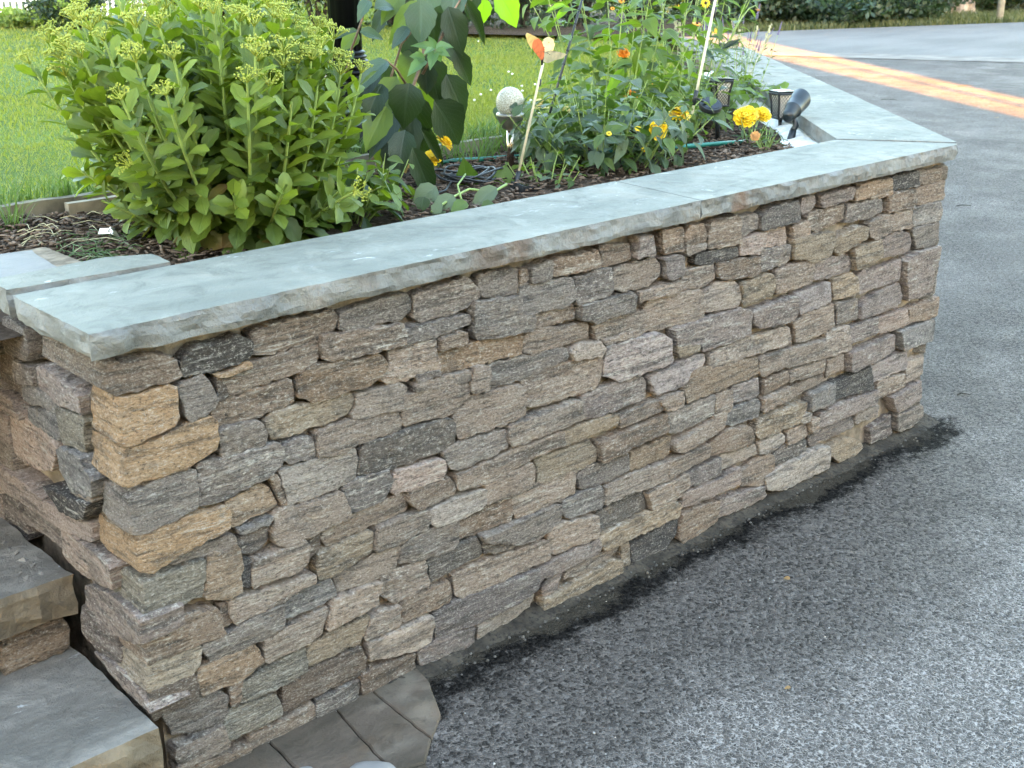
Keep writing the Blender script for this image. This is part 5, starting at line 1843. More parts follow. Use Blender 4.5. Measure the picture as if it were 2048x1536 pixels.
LEAF = {
    'sedum': [leaf_mesh('l', P_obovate(.43), 7, .30, c, .1, .09, .05) for c in (.10, .28, -.12)],
    'big': [leaf_mesh('l', P_ovate(.58), 9, .30, c, 0, .05, .06) for c in (.25, .45, .10)],
    'ovate': [leaf_mesh('l', P_ovate(.52), 6, .30, c, 0, .03, .05) for c in (.2, .5, .05)],
    'lance': [leaf_mesh('l', P_lance(.26), 6, .35, c, 0, 0, .03) for c in (.25, .6, .05)],
    'round': [leaf_mesh('l', P_ovate(.85, .9), 6, .15, c, .05, .07, .08) for c in (.1, .3)],
    'tiny': [leaf_mesh('l', P_lance(.5), 2, .3, c) for c in (.1, .4)],
}


def frame(pos, d, up, L, roll=0.0, W=1.0):
    """matrix putting a unit leaf at pos along d with its face towards up"""
    d = Vector(d).normalized()
    up = Vector(up)
    x = d.cross(up)
    if x.length < 1e-4:
        x = d.orthogonal()
    x.normalize()
    z = x.cross(d).normalized()
    if roll:
        c, s = math.cos(roll), math.sin(roll)
        x, z = x * c + z * s, z * c - x * s
    return Matrix(((x.x * L * W, d.x * L, z.x * L, pos[0]), (x.y * L * W, d.y * L, z.y * L, pos[1]), (x.z * L * W, d.z * L, z.z * L, pos[2]), (0, 0, 0, 1)))


LMESH = {}


def leaf_data(kind, k, mat):
    key = (kind, k, mat.name)
    if key not in LMESH:
        v, f, uv = LEAF[kind][k]
        me = mesh_np('leaf', v, f, True, uv)
        me.materials.append(mat)
        LMESH[key] = me
    return LMESH[key]


class Leaves:
    """leaves of one plant: the ones that show largest become objects, the rest one joined mesh"""
    def __init__(self):
        self.l = []

    def add(self, mtx, kind, mat, k=None):
        self.l.append((mtx, kind, random.randrange(len(LEAF[kind])) if k is None else k, mat))

    def emit(self, root, n_ind, rest='leaf_mass', bias=None):
        org = Vector(root.location)

        def size(e):
            p = e[0].translation
            d = (p - CAM).dot(CF)
            s = e[0].col[1].xyz.length
            # leaves on the near side of the plant show more
            near = (p - org).dot(-CF) if bias is None else bias(p)
            return s / d * (1 + 1.5 * near)
        L = sorted(self.l, key=size, reverse=True)
        for (mx, kind, k, mat) in L[:n_ind]:
            o = bpy.data.objects.new('leaf', leaf_data(kind, k, mat))
            COL.objects.link(o)
            o.parent = root
            o.matrix_basis = Matrix.Translation(-org) @ mx
        groups = {}
        for e in L[n_ind:]:
            groups.setdefault(e[3].name, []).append(e)
        for mn, es in groups.items():
            vs, fs, uvs = [], [], []
            off = 0
            for (mx, kind, k, mat) in es:
                v, f, uv = LEAF[kind][k]
                a = np.array(mx)
                vs.append(v @ a[:3, :3].T + a[:3, 3] - np.array(org))
                fs.append(f + off)
                uvs.append(uv)
                off += len(v)
            me = mesh_np(rest, np.concatenate(vs), np.concatenate(fs), True, np.concatenate(uvs))
            o = link(rest, me, es[0][3], root, org, kind='stuff')


def stem_curve(p0, d0, d1, L, n=10):
    pts = [Vector(p0)]
    for i in range(n):
        t = (i + .5) / n
        d = (Vector(d0) * (1 - t) + Vector(d1) * t).normalized()
        pts.append(pts[-1] + d * (L / n))
    return pts


# flower heads --------------------------------------------------------------
def corymb_mesh(seed):
    r = random.Random(seed)
    mb_ = MB()
    for k in range(9):
        a = 2 * PI * k / 9 + r.uniform(-.2, .2)
        rad = .5 * math.sqrt(r.uniform(.1, 1))
        tip = Vector((math.cos(a) * rad, math.sin(a) * rad, .55 - rad * rad * .5 + r.uniform(-.05, .05)))
        mb_.tube([(0, 0, 0), tip * .5 + Vector((0, 0, .02)), tip], [.035, .025, .02], 4, True, False)
        for j_ in range(7):
            q = tip + Vector((r.uniform(-.15, .15), r.uniform(-.15, .15), r.uniform(-.02, .10)))
            s = r.uniform(.035, .062)
            mb_.add([q + Vector(o_) * s for o_ in ((1, 0, 0), (0, 1, 0), (-1, 0, 0), (0, -1, 0), (0, 0, 1.2), (0, 0, -1))], [(0, 1, 4), (1, 2, 4), (2, 3, 4), (3, 0, 4), (1, 0, 5), (2, 1, 5), (3, 2, 5), (0, 3, 5)])
    me = mb_.mesh('flower_head')
    me.materials.append(M['sedum_bud'])
    return me


COR = [corymb_mesh(s) for s in (1, 2, 3)]


def pom_mesh(mat, layers=5, seed=0):
    """double marigold: rings of ruffled petals"""
    r = random.Random(seed)
    mb_ = MB()
    for l in range(layers):
        t = l / (layers - 1)
        n_ = int(15 - 8 * t)
        rad = .5 * (1 - t * .75)
        for k in range(n_):
            a = 2 * PI * k / n_ + l * .7 + r.uniform(-.15, .15)
            el = t * 1.2 + r.uniform(-.1, .1) - .05
            d = Vector((math.cos(a) * math.cos(el), math.sin(a) * math.cos(el), math.sin(el)))
            s = Vector((-math.sin(a), math.cos(a), 0))
            u = s.cross(d)
            b0 = d * .08 + Vector((0, 0, t * .12))
            w = .125
            e = b0 + d * (rad * r.uniform(.85, 1.05))
            mb_.add([b0, b0.lerp(e, .6) - s * w + u * .03, b0.lerp(e, .6) + s * w + u * .03, e - s * w * .9 - u * r.uniform(-.02, .06), e + s * w * .9 - u * r.uniform(-.02, .06), e + d * .03 + u * .02],
                    [(0, 2, 1), (1, 2, 4, 3), (3, 4, 5)])
    mb_.lathe([(.05, -.16), (.10, -.10), (.13, 0), (.06, .05)], 8)
    me = mb_.mesh('flower_head')
    me.materials.append(mat)
    return me


def daisy_mesh(mat, np_=14, droop=.15, wid=.09):
    mb_ = MB()
    for k in range(np_):
        a = 2 * PI * k / np_ + rnd(-.06, .06)
        d = Vector((math.cos(a), math.sin(a), -droop))
        s = Vector((-math.sin(a), math.cos(a), 0))
        mb_.add([d * .1 - s * .03, d * .1 + s * .03, d * .32 + s * wid + Vector((0, 0, .04)), d * .32 - s * wid + Vector((0, 0, .04)), d * .5], [(0, 1, 2, 3), (3, 2, 4)])
    n0 = len(mb_.f)
    mb_.lathe([(.13, -.03), (.14, .04), (.09, .11), (.02, .13)], 10)
    me = mb_.mesh('flower_head')
    me.materials.append(mat)
    me.materials.append(M['flower_eye'])
    mi = [0] * n0 + [1] * (len(mb_.f) - n0)
    me.polygons.foreach_set('material_index', mi)
    return me


POM = {k: [pom_mesh(M[k], 6, s) for s in (1, 2)] for k in ('petal_yellow', 'petal_orange', 'petal_cream', 'petal_faded')}
DAISY = {k: daisy_mesh(M[k]) for k in ('petal_yellow', 'petal_orange')}


def put(name, me, root, pos, d, size, up=(0, 0, 1)):
    """me has its axis along +Z"""
    o = bpy.data.objects.new(name, me)
    COL.objects.link(o)
    q = Vector(d).to_track_quat('Z', 'Y').to_matrix().to_4x4()
    m_ = Matrix.Translation(Vector(pos) - Vector(root.location)) @ q @ Matrix.Rotation(rnd(0, 6.28), 4, 'Z') @ Matrix.Scale(size, 4)
    o.parent = root
    o.matrix_basis = m_
    return o


# ---------------------------------------------------------------- the big stonecrop
sc = Vector((.845, .90, BED))
sed = empty('stonecrop_plant', sc, 'large stonecrop clump with fleshy leaves and yellow-green flower heads', 'plant')
lv = Leaves()
heads = []
stems = MB()
n_st = 140
for k in range(n_st):
    fr_ = math.sqrt((k + .5) / n_st)
    a = k * 2.39996 + rnd(-.2, .2)
    rad = .185 * fr_
    p0 = sc + Vector((math.cos(a) * rad, math.sin(a) * rad, -.01))
    out = Vector((math.cos(a), math.sin(a), 0))
    rt_ = out.dot(CR)
    lean = .86 * fr_ ** 1.1 * (1 - .58 * max(0, rt_) - .14 * max(0, -rt_)) + rnd(-.06, .06)
    Lh = (.635 - .10 * fr_ ** 3) * rnd(.90, 1.05) * (1 - .22 * max(0, rt_) * fr_)
    d0 = (out * math.sin(lean * 1.15) + Vector((0, 0, math.cos(lean * 1.15)))).normalized()
    d1 = (out * math.sin(lean * .62) + Vector((0, 0, math.cos(lean * .62)))).normalized()
    if fr_ > .84 and random.random() < .62:
        # flopped outer stems: shorter, leaning right over
        Lh = rnd(.24, .42) * (1 - .35 * max(0, rt_))
        d0 = (out * rnd(.9, 1.25) + Vector((0, 0, 1.0))).normalized()
        d1 = (out * rnd(.7, 1.3) + Vector((0, 0, rnd(.25, .9)))).normalized()
    pts = stem_curve(p0, d0, d1, Lh, 12)
    stems = MB()
    stems.tube(pts, [.0058 - .0028 * i / 12 for i in range(13)], 6, True, False)
    stems.build('stem', M['sedum_stem'], sed, loc=p0)
    nl = int(Lh / .0175)
    for i in range(nl):
        t = .10 + .86 * (i + rnd(0, .5)) / nl
        f_ = t * 12
        i0 = min(11, int(f_))
        p = pts[i0].lerp(pts[i0 + 1], f_ - i0)
        d = (pts[i0 + 1] - pts[i0]).normalized()
        ang = i * 2.2 + k
        side = d.orthogonal()
        side.rotate(Matrix.Rotation(ang, 3, d))
        pitch = .50 + .45 * t + rnd(-.15, .15)
        ld = side * math.cos(pitch) + d * math.sin(pitch)
        if t < .35:
            ld = (side + d * rnd(-.25, .4) + Vector((0, 0, -.15))).normalized()
        L_ = (.094 - .040 * t) * rnd(.8, 1.18)
        lv.add(frame(p + side * .004, ld, d, L_, rnd(-.25, .25), rnd(1.08, 1.38)), 'sedum', M['sedum_pale'] if (t > .58 and random.random() < .6) else (M['sedum_old'] if (t < .4 and random.random() < .16) else M['sedum']))
    if (Lh > .45 and random.random() < .95) or (Lh > .25 and random.random() < .22):
        heads.append((pts[-1], (pts[-1] - pts[-2]), rnd(.042, .064)))
lv.emit(sed, 300)
for (p, d, s) in heads:
    put('flower_head', random.choice(COR), sed, p, d, s)

# ---------------------------------------------------------------- sapling with large dark leaves
SB = at(742, 318, y=1.20)
sap = empty('leafy_sapling', (SB.x, SB.y, BED), 'leafy sapling with large dark drooping leaves on brown stems', 'sapling')
twigs = [[(742, 325, 1.20), (760, 285, 1.19), (795, 238, 1.16), (818, 190, 1.14), (842, 120, 1.16), (850, 40, 1.2), (852, -40, 1.24)],
         [(780, 262, 1.17), (765, 200, 1.22), (800, 90, 1.2), (818, 68, 1.16), (830, 20, 1.2)],
         [(690, 150, 1.30), (700, 100, 1.26), (713, 64, 1.24), (728, 20, 1.24), (742, -20, 1.26)],
         [(842, 150, 1.16), (868, 100, 1.12), (900, 30, 1.12), (930, -20, 1.14)],
         [(815, 180, 1.14), (790, 140, 1.12), (768, 122, 1.10)],
         [(868, 100, 1.12), (905, 30, 1.16), (955, -12, 1.18), (1000, -30, 1.2), (1030, -45, 1.28)]]
mb = MB()
for tw in twigs:
    pts = [at(x, y, y=Y) for x, y, Y in tw]
    n_ = len(pts)
    mb.tube(pts, [(.0075 - .0045 * i / n_) if tw is twigs[0] else (.0045 - .002 * i / n_) for i in range(n_)], 7)
mb.build('branch', M['bark'], sap, loc=(SB.x, SB.y, BED))
lv = Leaves()


def pleaf(bx, by, tx, ty, wpx, mat, y=1.15, dy=-.02, kind='big', roll=None, k=None):
    p, q = at(bx, by, y=y), at(tx, ty, y=y + dy)
    L_ = (q - p).length
    d = q - p
    L_ = d.length
    ppm_ = FPX / ((p - CAM).dot(CF))
    W_ = (wpx / ppm_) / (.58 * L_)
    fu = (-CF + Vector((0, 0, .25))) if roll is None else (Matrix.Rotation(roll, 3, d.normalized()) @ (-CF))
    lv.add(frame(p, d, fu, L_ * 1.04, 0, W_), kind, M[mat], k)


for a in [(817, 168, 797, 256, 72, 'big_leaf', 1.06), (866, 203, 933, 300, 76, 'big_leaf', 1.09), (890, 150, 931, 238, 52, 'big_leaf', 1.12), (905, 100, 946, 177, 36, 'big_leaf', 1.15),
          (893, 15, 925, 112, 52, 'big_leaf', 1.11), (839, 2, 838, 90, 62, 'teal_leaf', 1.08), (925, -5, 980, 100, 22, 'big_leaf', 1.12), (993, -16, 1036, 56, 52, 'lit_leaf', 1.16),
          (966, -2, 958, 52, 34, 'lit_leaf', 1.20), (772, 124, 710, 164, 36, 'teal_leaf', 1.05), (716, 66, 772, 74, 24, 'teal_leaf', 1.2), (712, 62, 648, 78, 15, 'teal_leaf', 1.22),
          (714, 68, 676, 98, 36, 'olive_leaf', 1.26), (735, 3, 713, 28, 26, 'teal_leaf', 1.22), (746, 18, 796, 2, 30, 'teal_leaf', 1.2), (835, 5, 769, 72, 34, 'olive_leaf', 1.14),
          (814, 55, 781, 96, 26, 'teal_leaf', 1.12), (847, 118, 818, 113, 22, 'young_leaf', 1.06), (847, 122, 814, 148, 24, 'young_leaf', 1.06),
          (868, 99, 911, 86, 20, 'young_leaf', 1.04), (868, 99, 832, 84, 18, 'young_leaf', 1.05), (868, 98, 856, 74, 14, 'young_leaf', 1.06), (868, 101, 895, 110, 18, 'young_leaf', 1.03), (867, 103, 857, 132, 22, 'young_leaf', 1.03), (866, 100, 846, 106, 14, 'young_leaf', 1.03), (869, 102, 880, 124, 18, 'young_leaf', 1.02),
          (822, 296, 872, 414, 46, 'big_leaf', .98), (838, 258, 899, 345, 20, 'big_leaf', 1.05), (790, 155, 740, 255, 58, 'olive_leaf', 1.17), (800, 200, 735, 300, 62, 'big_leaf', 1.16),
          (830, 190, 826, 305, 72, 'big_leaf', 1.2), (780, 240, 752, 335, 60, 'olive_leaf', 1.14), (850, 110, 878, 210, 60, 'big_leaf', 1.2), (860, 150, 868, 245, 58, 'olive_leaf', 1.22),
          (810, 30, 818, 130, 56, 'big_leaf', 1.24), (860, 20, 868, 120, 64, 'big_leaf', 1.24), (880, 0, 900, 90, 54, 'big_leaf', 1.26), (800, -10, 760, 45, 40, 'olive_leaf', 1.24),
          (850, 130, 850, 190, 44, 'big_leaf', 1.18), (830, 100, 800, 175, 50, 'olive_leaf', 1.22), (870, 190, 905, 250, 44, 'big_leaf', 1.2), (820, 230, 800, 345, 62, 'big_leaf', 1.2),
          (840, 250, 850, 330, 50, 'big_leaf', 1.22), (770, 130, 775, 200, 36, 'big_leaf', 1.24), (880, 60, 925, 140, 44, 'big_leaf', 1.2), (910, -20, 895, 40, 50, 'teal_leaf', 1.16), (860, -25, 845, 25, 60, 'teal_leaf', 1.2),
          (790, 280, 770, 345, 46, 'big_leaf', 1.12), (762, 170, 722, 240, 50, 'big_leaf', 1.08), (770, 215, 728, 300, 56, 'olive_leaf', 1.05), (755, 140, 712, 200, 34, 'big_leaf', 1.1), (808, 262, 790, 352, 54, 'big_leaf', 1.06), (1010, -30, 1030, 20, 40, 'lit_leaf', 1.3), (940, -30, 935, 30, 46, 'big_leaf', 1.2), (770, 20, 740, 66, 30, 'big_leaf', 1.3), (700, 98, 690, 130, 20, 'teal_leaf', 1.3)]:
    pleaf(*a, dy=rnd(-.05, .02))
lv.emit(sap, 300)

# young leafy plant at the sapling's foot
def leafy(name, label, cat, base, stems_, h, spread, leaf, mats, L0, L1, n_ind, step=.03, group=None, droop=.2, pitch=(.1, .9), stem_mat='sedum_stem', lean=.9, r0=.05, top=1.0, stem_r=.003, bare=.12, loc=None):
    b_ = Vector(base)
    root = empty(name, b_, label, cat, group)
    lvs = Leaves()
    mb_ = MB()
    tips = []
    for k in range(stems_):
        fr_ = math.sqrt((k + .5) / stems_)
        a = k * 2.39996 + rnd(-.3, .3)
        o_ = Vector((math.cos(a), math.sin(a), 0))
        p0 = b_ + o_ * (r0 * fr_)
        ln = spread * fr_
        d0 = (o_ * ln * rnd(.6, 1.2) + Vector((0, 0, 1))).normalized()
        d1 = (o_ * ln * rnd(.4, 1.4) + Vector((0, 0, rnd(.5, 1)))).normalized()
        Lh = h * rnd(.75, 1.1) * (1 - .15 * fr_)
        pts = stem_curve(p0, d0, d1, Lh, 8)
        mb_ = MB()
        mb_.tube(pts, [stem_r * (1 - .6 * i / 8) for i in range(9)], 5, True, False)
        mb_.build('stem', M[stem_mat], root, loc=p0)
        tips.append((pts[-1], pts[-1] - pts[-2]))
        nl = max(3, int(Lh / step))
        for i in range(nl):
            t = bare + (top - bare) * (i + rnd(0, .6)) / nl
            f_ = min(7.999, t * 8)
            i0 = int(f_)
            p = pts[i0].lerp(pts[i0 + 1], f_ - i0)
            d = (pts[i0 + 1] - pts[i0]).normalized()
            side = d.orthogonal()
            side.rotate(Matrix.Rotation(i * 2.5 + k * 1.3 + rnd(-.4, .4), 3, d))
            pt = rnd(*pitch)
            ld = (side * math.cos(pt) + d * math.sin(pt) - Vector((0, 0, droop * rnd(.3, 1.5)))).normalized()
            L_ = (L0 + (L1 - L0) * t) * rnd(.7, 1.25)
            q = p + ld * L_ * .18
            lvs.add(frame(q, ld, Vector((0, 0, 1)) + d * .4, L_, rnd(-.5, .5), rnd(.85, 1.15)), leaf, M[random.choice(mats)])
    lvs.emit(root, n_ind)
    return root, tips


bb = at(775, 420, z=BED)
leafy('shoot_cluster', 'low cluster of fresh green shoots between stonecrop and black cable', 'plant', (bb.x, bb.y + .06, BED), 10, .16, .9, 'ovate', ['sedum', 'mid_leaf', 'olive_leaf'], .080, .06, 100, .026, pitch=(.0, .7))
bb = at(720, 452, z=BED)
leafy('shoot_cluster', 'dark low shoots under the right side of the stonecrop', 'plant', (bb.x, bb.y + .04, BED), 16, .17, 1.1, 'sedum', ['sedum', 'sedum', 'bush_leaf'], .090, .07, 140, .024, pitch=(.0, .6))

# wilted big leaves on the mulch
wl = empty('wilted_stalk', at(905, 400, z=BED), 'cut stalk with wilting broad leaves lying on the mulch', 'cut stalk')
lv = Leaves()
for a in [(935, 383, 925, 322, 46, 'mid_leaf', .96), (1000, 392, 1008, 330, 52, 'lime_leaf', .88), (990, 376, 935, 420, 34, 'grey_leaf', .70), (905, 392, 860, 438, 40, 'grey_leaf', .70), (870, 375, 820, 410, 44, 'grey_leaf', .78), (930, 405, 900, 424, 26, 'lime_leaf', .66), (980, 404, 960, 424, 22, 'mid_leaf', .62), (865, 428, 880, 405, 24, 'grey_leaf', .62), (845, 395, 838, 425, 30, 'bush_leaf', .72)]:
    pleaf(*a, dy=rnd(-.03, .01))
lv.emit(wl, 50)
mb = MB()
mb.tube([at(860, 425, z=BED + .02), at(905, 395, z=BED + .03), at(935, 380, z=BED + .035), at(985, 385, z=BED + .03), at(1010, 370, z=BED + .04)], .004, 7)
mb.tube([at(920, 400, z=BED + .03), at(912, 372, z=BED + .04), at(928, 350, z=BED + .06)], .003, 6)
mb.build('stem', M['sedum_stem'], wl, loc=wl.location)

# dry brown leaves at the lamp's foot
dl = empty('dry_leaf', at(815, 330, y=1.12), 'curled dry tan leaf hanging at the foot of the sapling', 'leaf')
lv = Leaves()
pleaf(800, 300, 830, 345, 30, 'dry_leaf', 1.06)
pleaf(795, 318, 812, 350, 24, 'dry_leaf', 1.05)
lv.emit(dl, 5)

# ---------------------------------------------------------------- grass tuft at far left
gt = at(22, 468, z=BED)
tf = empty('grass_tuft', (gt.x, gt.y, BED), 'thin tuft of grass at the left end of the bed', 'grass tuft')
xy = np.array([[gt.x + random.gauss(0, .012), gt.y + random.gauss(0, .012)] for _ in range(46)])
v, f = blades(0, xy, .09, .17, .0032, BED, 1.3, 21)
link('blade', mesh_np('blade', v - np.array([gt.x, gt.y, BED]), f), M['grass_dark'], tf, (gt.x, gt.y, BED))
# straw and trimmings lying on the mulch
mb = MB()
for _ in range(120):
    px, py = rnd(110, 260), rnd(470, 555)
    p = at(px, py, z=BED + .022)
    if p.x > .30 and p.y < .36:
        continue
    a = rnd(0, 2 * PI)
    L_ = rnd(.015, .06)
    d = Vector((math.cos(a), math.sin(a), rnd(-.1, .2)))
    mb.tube([p, p + d * L_ * .5 + Vector((0, 0, .006)), p + d * L_], .0011, 4, False, False)
tag(mb.build('trimmings', M['grass_dark']), 'grass trimmings and straw lying beside the small coping slab', 'trimmings', kind='stuff')
mb = MB()
for _ in range(40):
    p = at(rnd(20, 240), rnd(430, 550), z=BED + .024)
    a = rnd(0, 2 * PI)
    d = Vector((math.cos(a), math.sin(a), rnd(-.1, .2)))
    L_ = rnd(.03, .09)
    mb.tube([p, p + d * L_ * .5 + Vector((0, 0, .008)), p + d * L_], .0012, 4, False, False)
tag(mb.build('straw', M['seed']), 'pale dry straws lying on the mulch', 'straw', kind='stuff')
p = at(216, 478, z=BED + .02)
mb = MB()
for k in range(4):
    c_ = p + Vector((rnd(-.015, .015), rnd(-.015, .015), .008 + rnd(0, .012)))
    e_ = Vector((rnd(-1, 1), rnd(-1, 1), rnd(-.4, .6))).normalized() * .016
    g_ = e_.orthogonal().normalized() * rnd(.004, .009)
    mb.obox(c_, e_, g_, e_.cross(g_).normalized() * .0012)
tag(mb.build('paper_scrap', M['white_paint']), 'crumpled white scrap lying under the stonecrop', 'scrap')

# ---------------------------------------------------------------- bushy plant in front, tall perennials behind
bb = at(1215, 352, z=BED)
leafy('bushy_plant', 'low bushy plant with pointed dark leaves against the coping joint', 'plant', (bb.x + .13, bb.y + .17, BED), 54, .30, 1.0, 'ovate', ['bush_leaf', 'bush_leaf', 'mid_leaf', 'grey_leaf'], .075, .06, 300, .022, pitch=(-.1, .6), r0=.21, droop=.25)
bb = at(1112, 372, z=BED)
leafy('low_shoots', 'small pale shoots beside the solar box', 'plant', (bb.x, bb.y + .05, BED), 12, .10, 1.0, 'ovate', ['lime_leaf', 'grey_leaf', 'mid_leaf'], .04, .03, 80, .02, pitch=(.0, .7), r0=.09)

TG = 'tall perennials filling the back of the bed'
tall = [((2.72, 1.34), .74, 9, .42, 'ovate', ['mid_leaf', 'lime_leaf', 'lime_leaf'], .085, .06, 'tall perennial with broad light leaves around the black stake', (.0, .5)),
        ((3.02, 1.52), .80, 11, .45, 'ovate', ['mid_leaf', 'mid_leaf', 'lime_leaf'], .095, .065, 'tall perennial with drooping pointed leaves left of the cream cane', (-.1, .4)),
        ((3.45, 1.62), .80, 12, .42, 'lance', ['mid_leaf', 'bush_leaf', 'lime_leaf'], .10, .07, 'tall thin-leaved perennial behind the cream cane', (.1, .8)),
        ((2.66, 1.34), .34, 8, .5, 'ovate', ['mid_leaf', 'grey_leaf', 'bush_leaf'], .07, .05, 'medium perennial with grey-green leaves right of the globe light', (.0, .6)),
        ((3.00, 1.24), .36, 12, .6, 'ovate', ['mid_leaf', 'mid_leaf', 'lime_leaf', 'bush_leaf'], .085, .05, 'leafy flowering plant in front of the tall perennials', (.0, .6)),
        ((3.95, 1.95), .74, 14, .40, 'lance', ['mid_leaf', 'lime_leaf'], .085, .05, 'far airy perennial beside the purple salvia', (.2, .9))]
tipsall = []
for (xy_, h, ns, spd, lf, ms, L0, L1, lab, pit) in tall:
    rt, tp = leafy('tall_perennial', lab, 'plant', (xy_[0], xy_[1], BED), max(5, int(ns * .72)), h, spd, lf, ms, L0 * 1.25, L1 * 1.25, 130, .033, TG, .30, pit, r0=.16, stem_r=.0035)
    tipsall.append((rt, tp))
# a few very large single leaves that stand out
big = tipsall[1][0]
lv = Leaves()
for a in [(1245, 138, 1205, 195, 22, 'lit_leaf', 1.25), (1275, 100, 1268, 150, 24, 'olive_leaf', 1.3), (1290, 95, 1298, 122, 24, 'mid_leaf', 1.3), (1300, 180, 1304, 212, 18, 'mid_leaf', 1.2), (1280, 205, 1240, 218, 22, 'olive_leaf', 1.15),
          (1290, 215, 1325, 236, 16, 'olive_leaf', 1.15), (1100, 18, 1090, 26, 14, 'lime_leaf', 1.3), (1135, 15, 1104, 42, 16, 'lit_leaf', 1.3), (1128, 12, 1090, 24, 14, 'lit_leaf', 1.3), (1270, 40, 1264, 58, 30, 'olive_leaf', 1.35), (1160, 200, 1145, 216, 26, 'mid_leaf', 1.2), (1160, 130, 1138, 140, 24, 'mid_leaf', 1.2)]:
    pleaf(*a, dy=rnd(-.04, .02), kind='ovate')
for (mx, kind, k, mat) in lv.l:
    o = bpy.data.objects.new('leaf', leaf_data(kind, k, mat))
    COL.objects.link(o)
    o.parent = big
    o.matrix_basis = Matrix.Translation(-Vector(big.location)) @ mx

# ground cover with round lime leaves
bb = at(1480, 262, z=BED)
leafy('strawberry_plant', 'lime green ground cover with rounded leaves around the lattice lantern', 'plant', (3.62, 1.66, BED), 70, .17, .9, 'round', ['lime_leaf', 'lime_leaf', 'mid_leaf'], .06, .055, 260, .026, r0=.38, droop=.1, bare=.5, pitch=(-.2, .3))
leafy('strawberry_plant', 'darker rounded leaves behind the yellow marigolds', 'plant', (3.20, 1.30, BED), 26, .09, .9, 'round', ['mid_leaf', 'bush_leaf'], .045, .045, 60, .03, r0=.16, droop=.1, bare=.5, pitch=(-.2, .3))

# marigolds --------------------------------------------------------------------
MG = 'marigold plants in the bed'


def marigold(label, bpx, bpy_, heads_, y, leafy_=True, group=MG, lm=('mid_leaf', 'bush_leaf'), hh=.10, name='marigold_plant', nst=6):
    b_ = at(bpx, bpy_, z=BED)
    b_ = Vector((b_.x, b_.y, BED))
    root, tp = leafy(name, label, 'flower', b_, nst if leafy_ else 2, hh, .8, 'lance', list(lm), .05, .035, 40, .018, group, .1, (.1, .8), r0=.03)
    for (px, py, dpx, kind, mk, di) in heads_:
        p = at(px, py, y=b_.y + y)
        ppm_ = FPX / ((p - CAM).dot(CF))
        s = dpx / ppm_
        mb_ = MB()
        mb_.tube([b_ + Vector((0, 0, .0)), b_.lerp(p, .5) + Vector((rnd(-.01, .01), rnd(-.01, .01), .02)), p - Vector(di).normalized() * s * .12], .0022, 5, True, False)
        mb_.build('flower_stem', M['sedum_stem'], root)
        put('flower_head', (random.choice(POM[mk]) if kind == 'p' else DAISY[mk]), root, p, di, s)
    return root


VW = (-.35, -.45, .6)
marigold('yellow marigold with two full heads in front of the lantern', 1500, 285, [(1486, 236, 40, 'p', 'petal_yellow', (-.4, -.5, .6)), (1494, 228, 36, 'p', 'petal_yellow', (-.2, -.4, .8)), (1521, 230, 32, 'p', 'petal_yellow', VW)], .04)
marigold('grey-leaved marigold with one faded orange head by the coping', 1528, 300, [(1508, 273, 17, 'p', 'petal_faded', (-.6, -.6, .3))], .0, lm=('grey_leaf', 'grey_leaf', 'mid_leaf'), hh=.085, nst=9)
marigold('tall yellow marigold left of the cream cane', 1352, 290, [(1355, 233, 46, 'd', 'petal_yellow', (-.1, -.2, .9)), (1355, 230, 40, 'p', 'petal_yellow', (-.1, -.2, .9))], -.24)
marigold('shaggy yellow marigold with a nodding head over the bushy plant', 1318, 300, [(1314, 260, 36, 'p', 'petal_yellow', (-.3, -.9, .1)), (1273, 258, 15, 'd', 'petal_yellow', VW), (1285, 300, 14, 'd', 'petal_yellow', VW), (1215, 268, 13, 'd', 'petal_yellow', VW)], -.30)
marigold('cream marigold nodding behind the butterfly rod', 1095, 300, [(1077, 212, 32, 'p', 'petal_cream', (-.1, -.2, .9)), (1128, 222, 18, 'p', 'petal_cream', VW)], .03, False)
marigold('yellow marigold half hidden under the sapling', 865, 335, [(860, 318, 34, 'p', 'petal_yellow', VW), (885, 287, 36, 'p', 'petal_yellow', (.3, -.3, .5))], -.20, nst=4, hh=.06)
marigold('orange marigold in the middle of the tall perennials', 1250, 260, [(1244, 108, 24, 'p', 'petal_orange', (-.1, -.3, .5)), (1247, 194, 14, 'p', 'petal_orange', VW), (1260, 187, 15, 'p', 'petal_orange', VW), (1273, 198, 10, 'p', 'petal_orange', VW)], -.10)
marigold('black-eyed yellow daisies near the top of the cream cane', 1395, 240, [(1391, 48, 22, 'd', 'petal_orange', (-.1, -.3, .9)), (1408, 7, 22, 'd', 'petal_yellow', (-.3, -.5, .1)), (1240, 3, 14, 'd', 'petal_orange', VW), (1222, 18, 10, 'd', 'petal_orange', VW), (1225, 140, 8, 'd', 'petal_orange', VW), (1300, 170, 8, 'd', 'petal_orange', VW)], .25, group=None, name='daisy_plant')

# salvia ---------------------------------------------------------------------
def spike_mesh(seed):
    r = random.Random(seed)
    mb_ = MB()
    for k in range(11):
        z = .35 + .65 * k / 11
        n_ = 6
        for j_ in range(n_):
            a = 2 * PI * j_ / n_ + k
            rr = .032 * (1.25 - k / 11)
            q = Vector((math.cos(a) * rr, math.sin(a) * rr, z + r.uniform(-.015, .015)))
            s = r.uniform(.014, .026) * (1.2 - .5 * k / 11)
            mb_.add([q + Vector(o_) * s for o_ in ((1, 0, 0), (0, 1, 0), (-1, 0, 0), (0, -1, 0), (0, 0, 1.5), (0, 0, -1))], [(0, 1, 4), (1, 2, 4), (2, 3, 4), (3, 0, 4), (1, 0, 5), (2, 1, 5), (3, 2, 5), (0, 3, 5)])
    me = mb_.mesh('flower_spike')
    me.materials.append(M['purple'])
    return me


SPK = [spike_mesh(s) for s in (4, 5)]


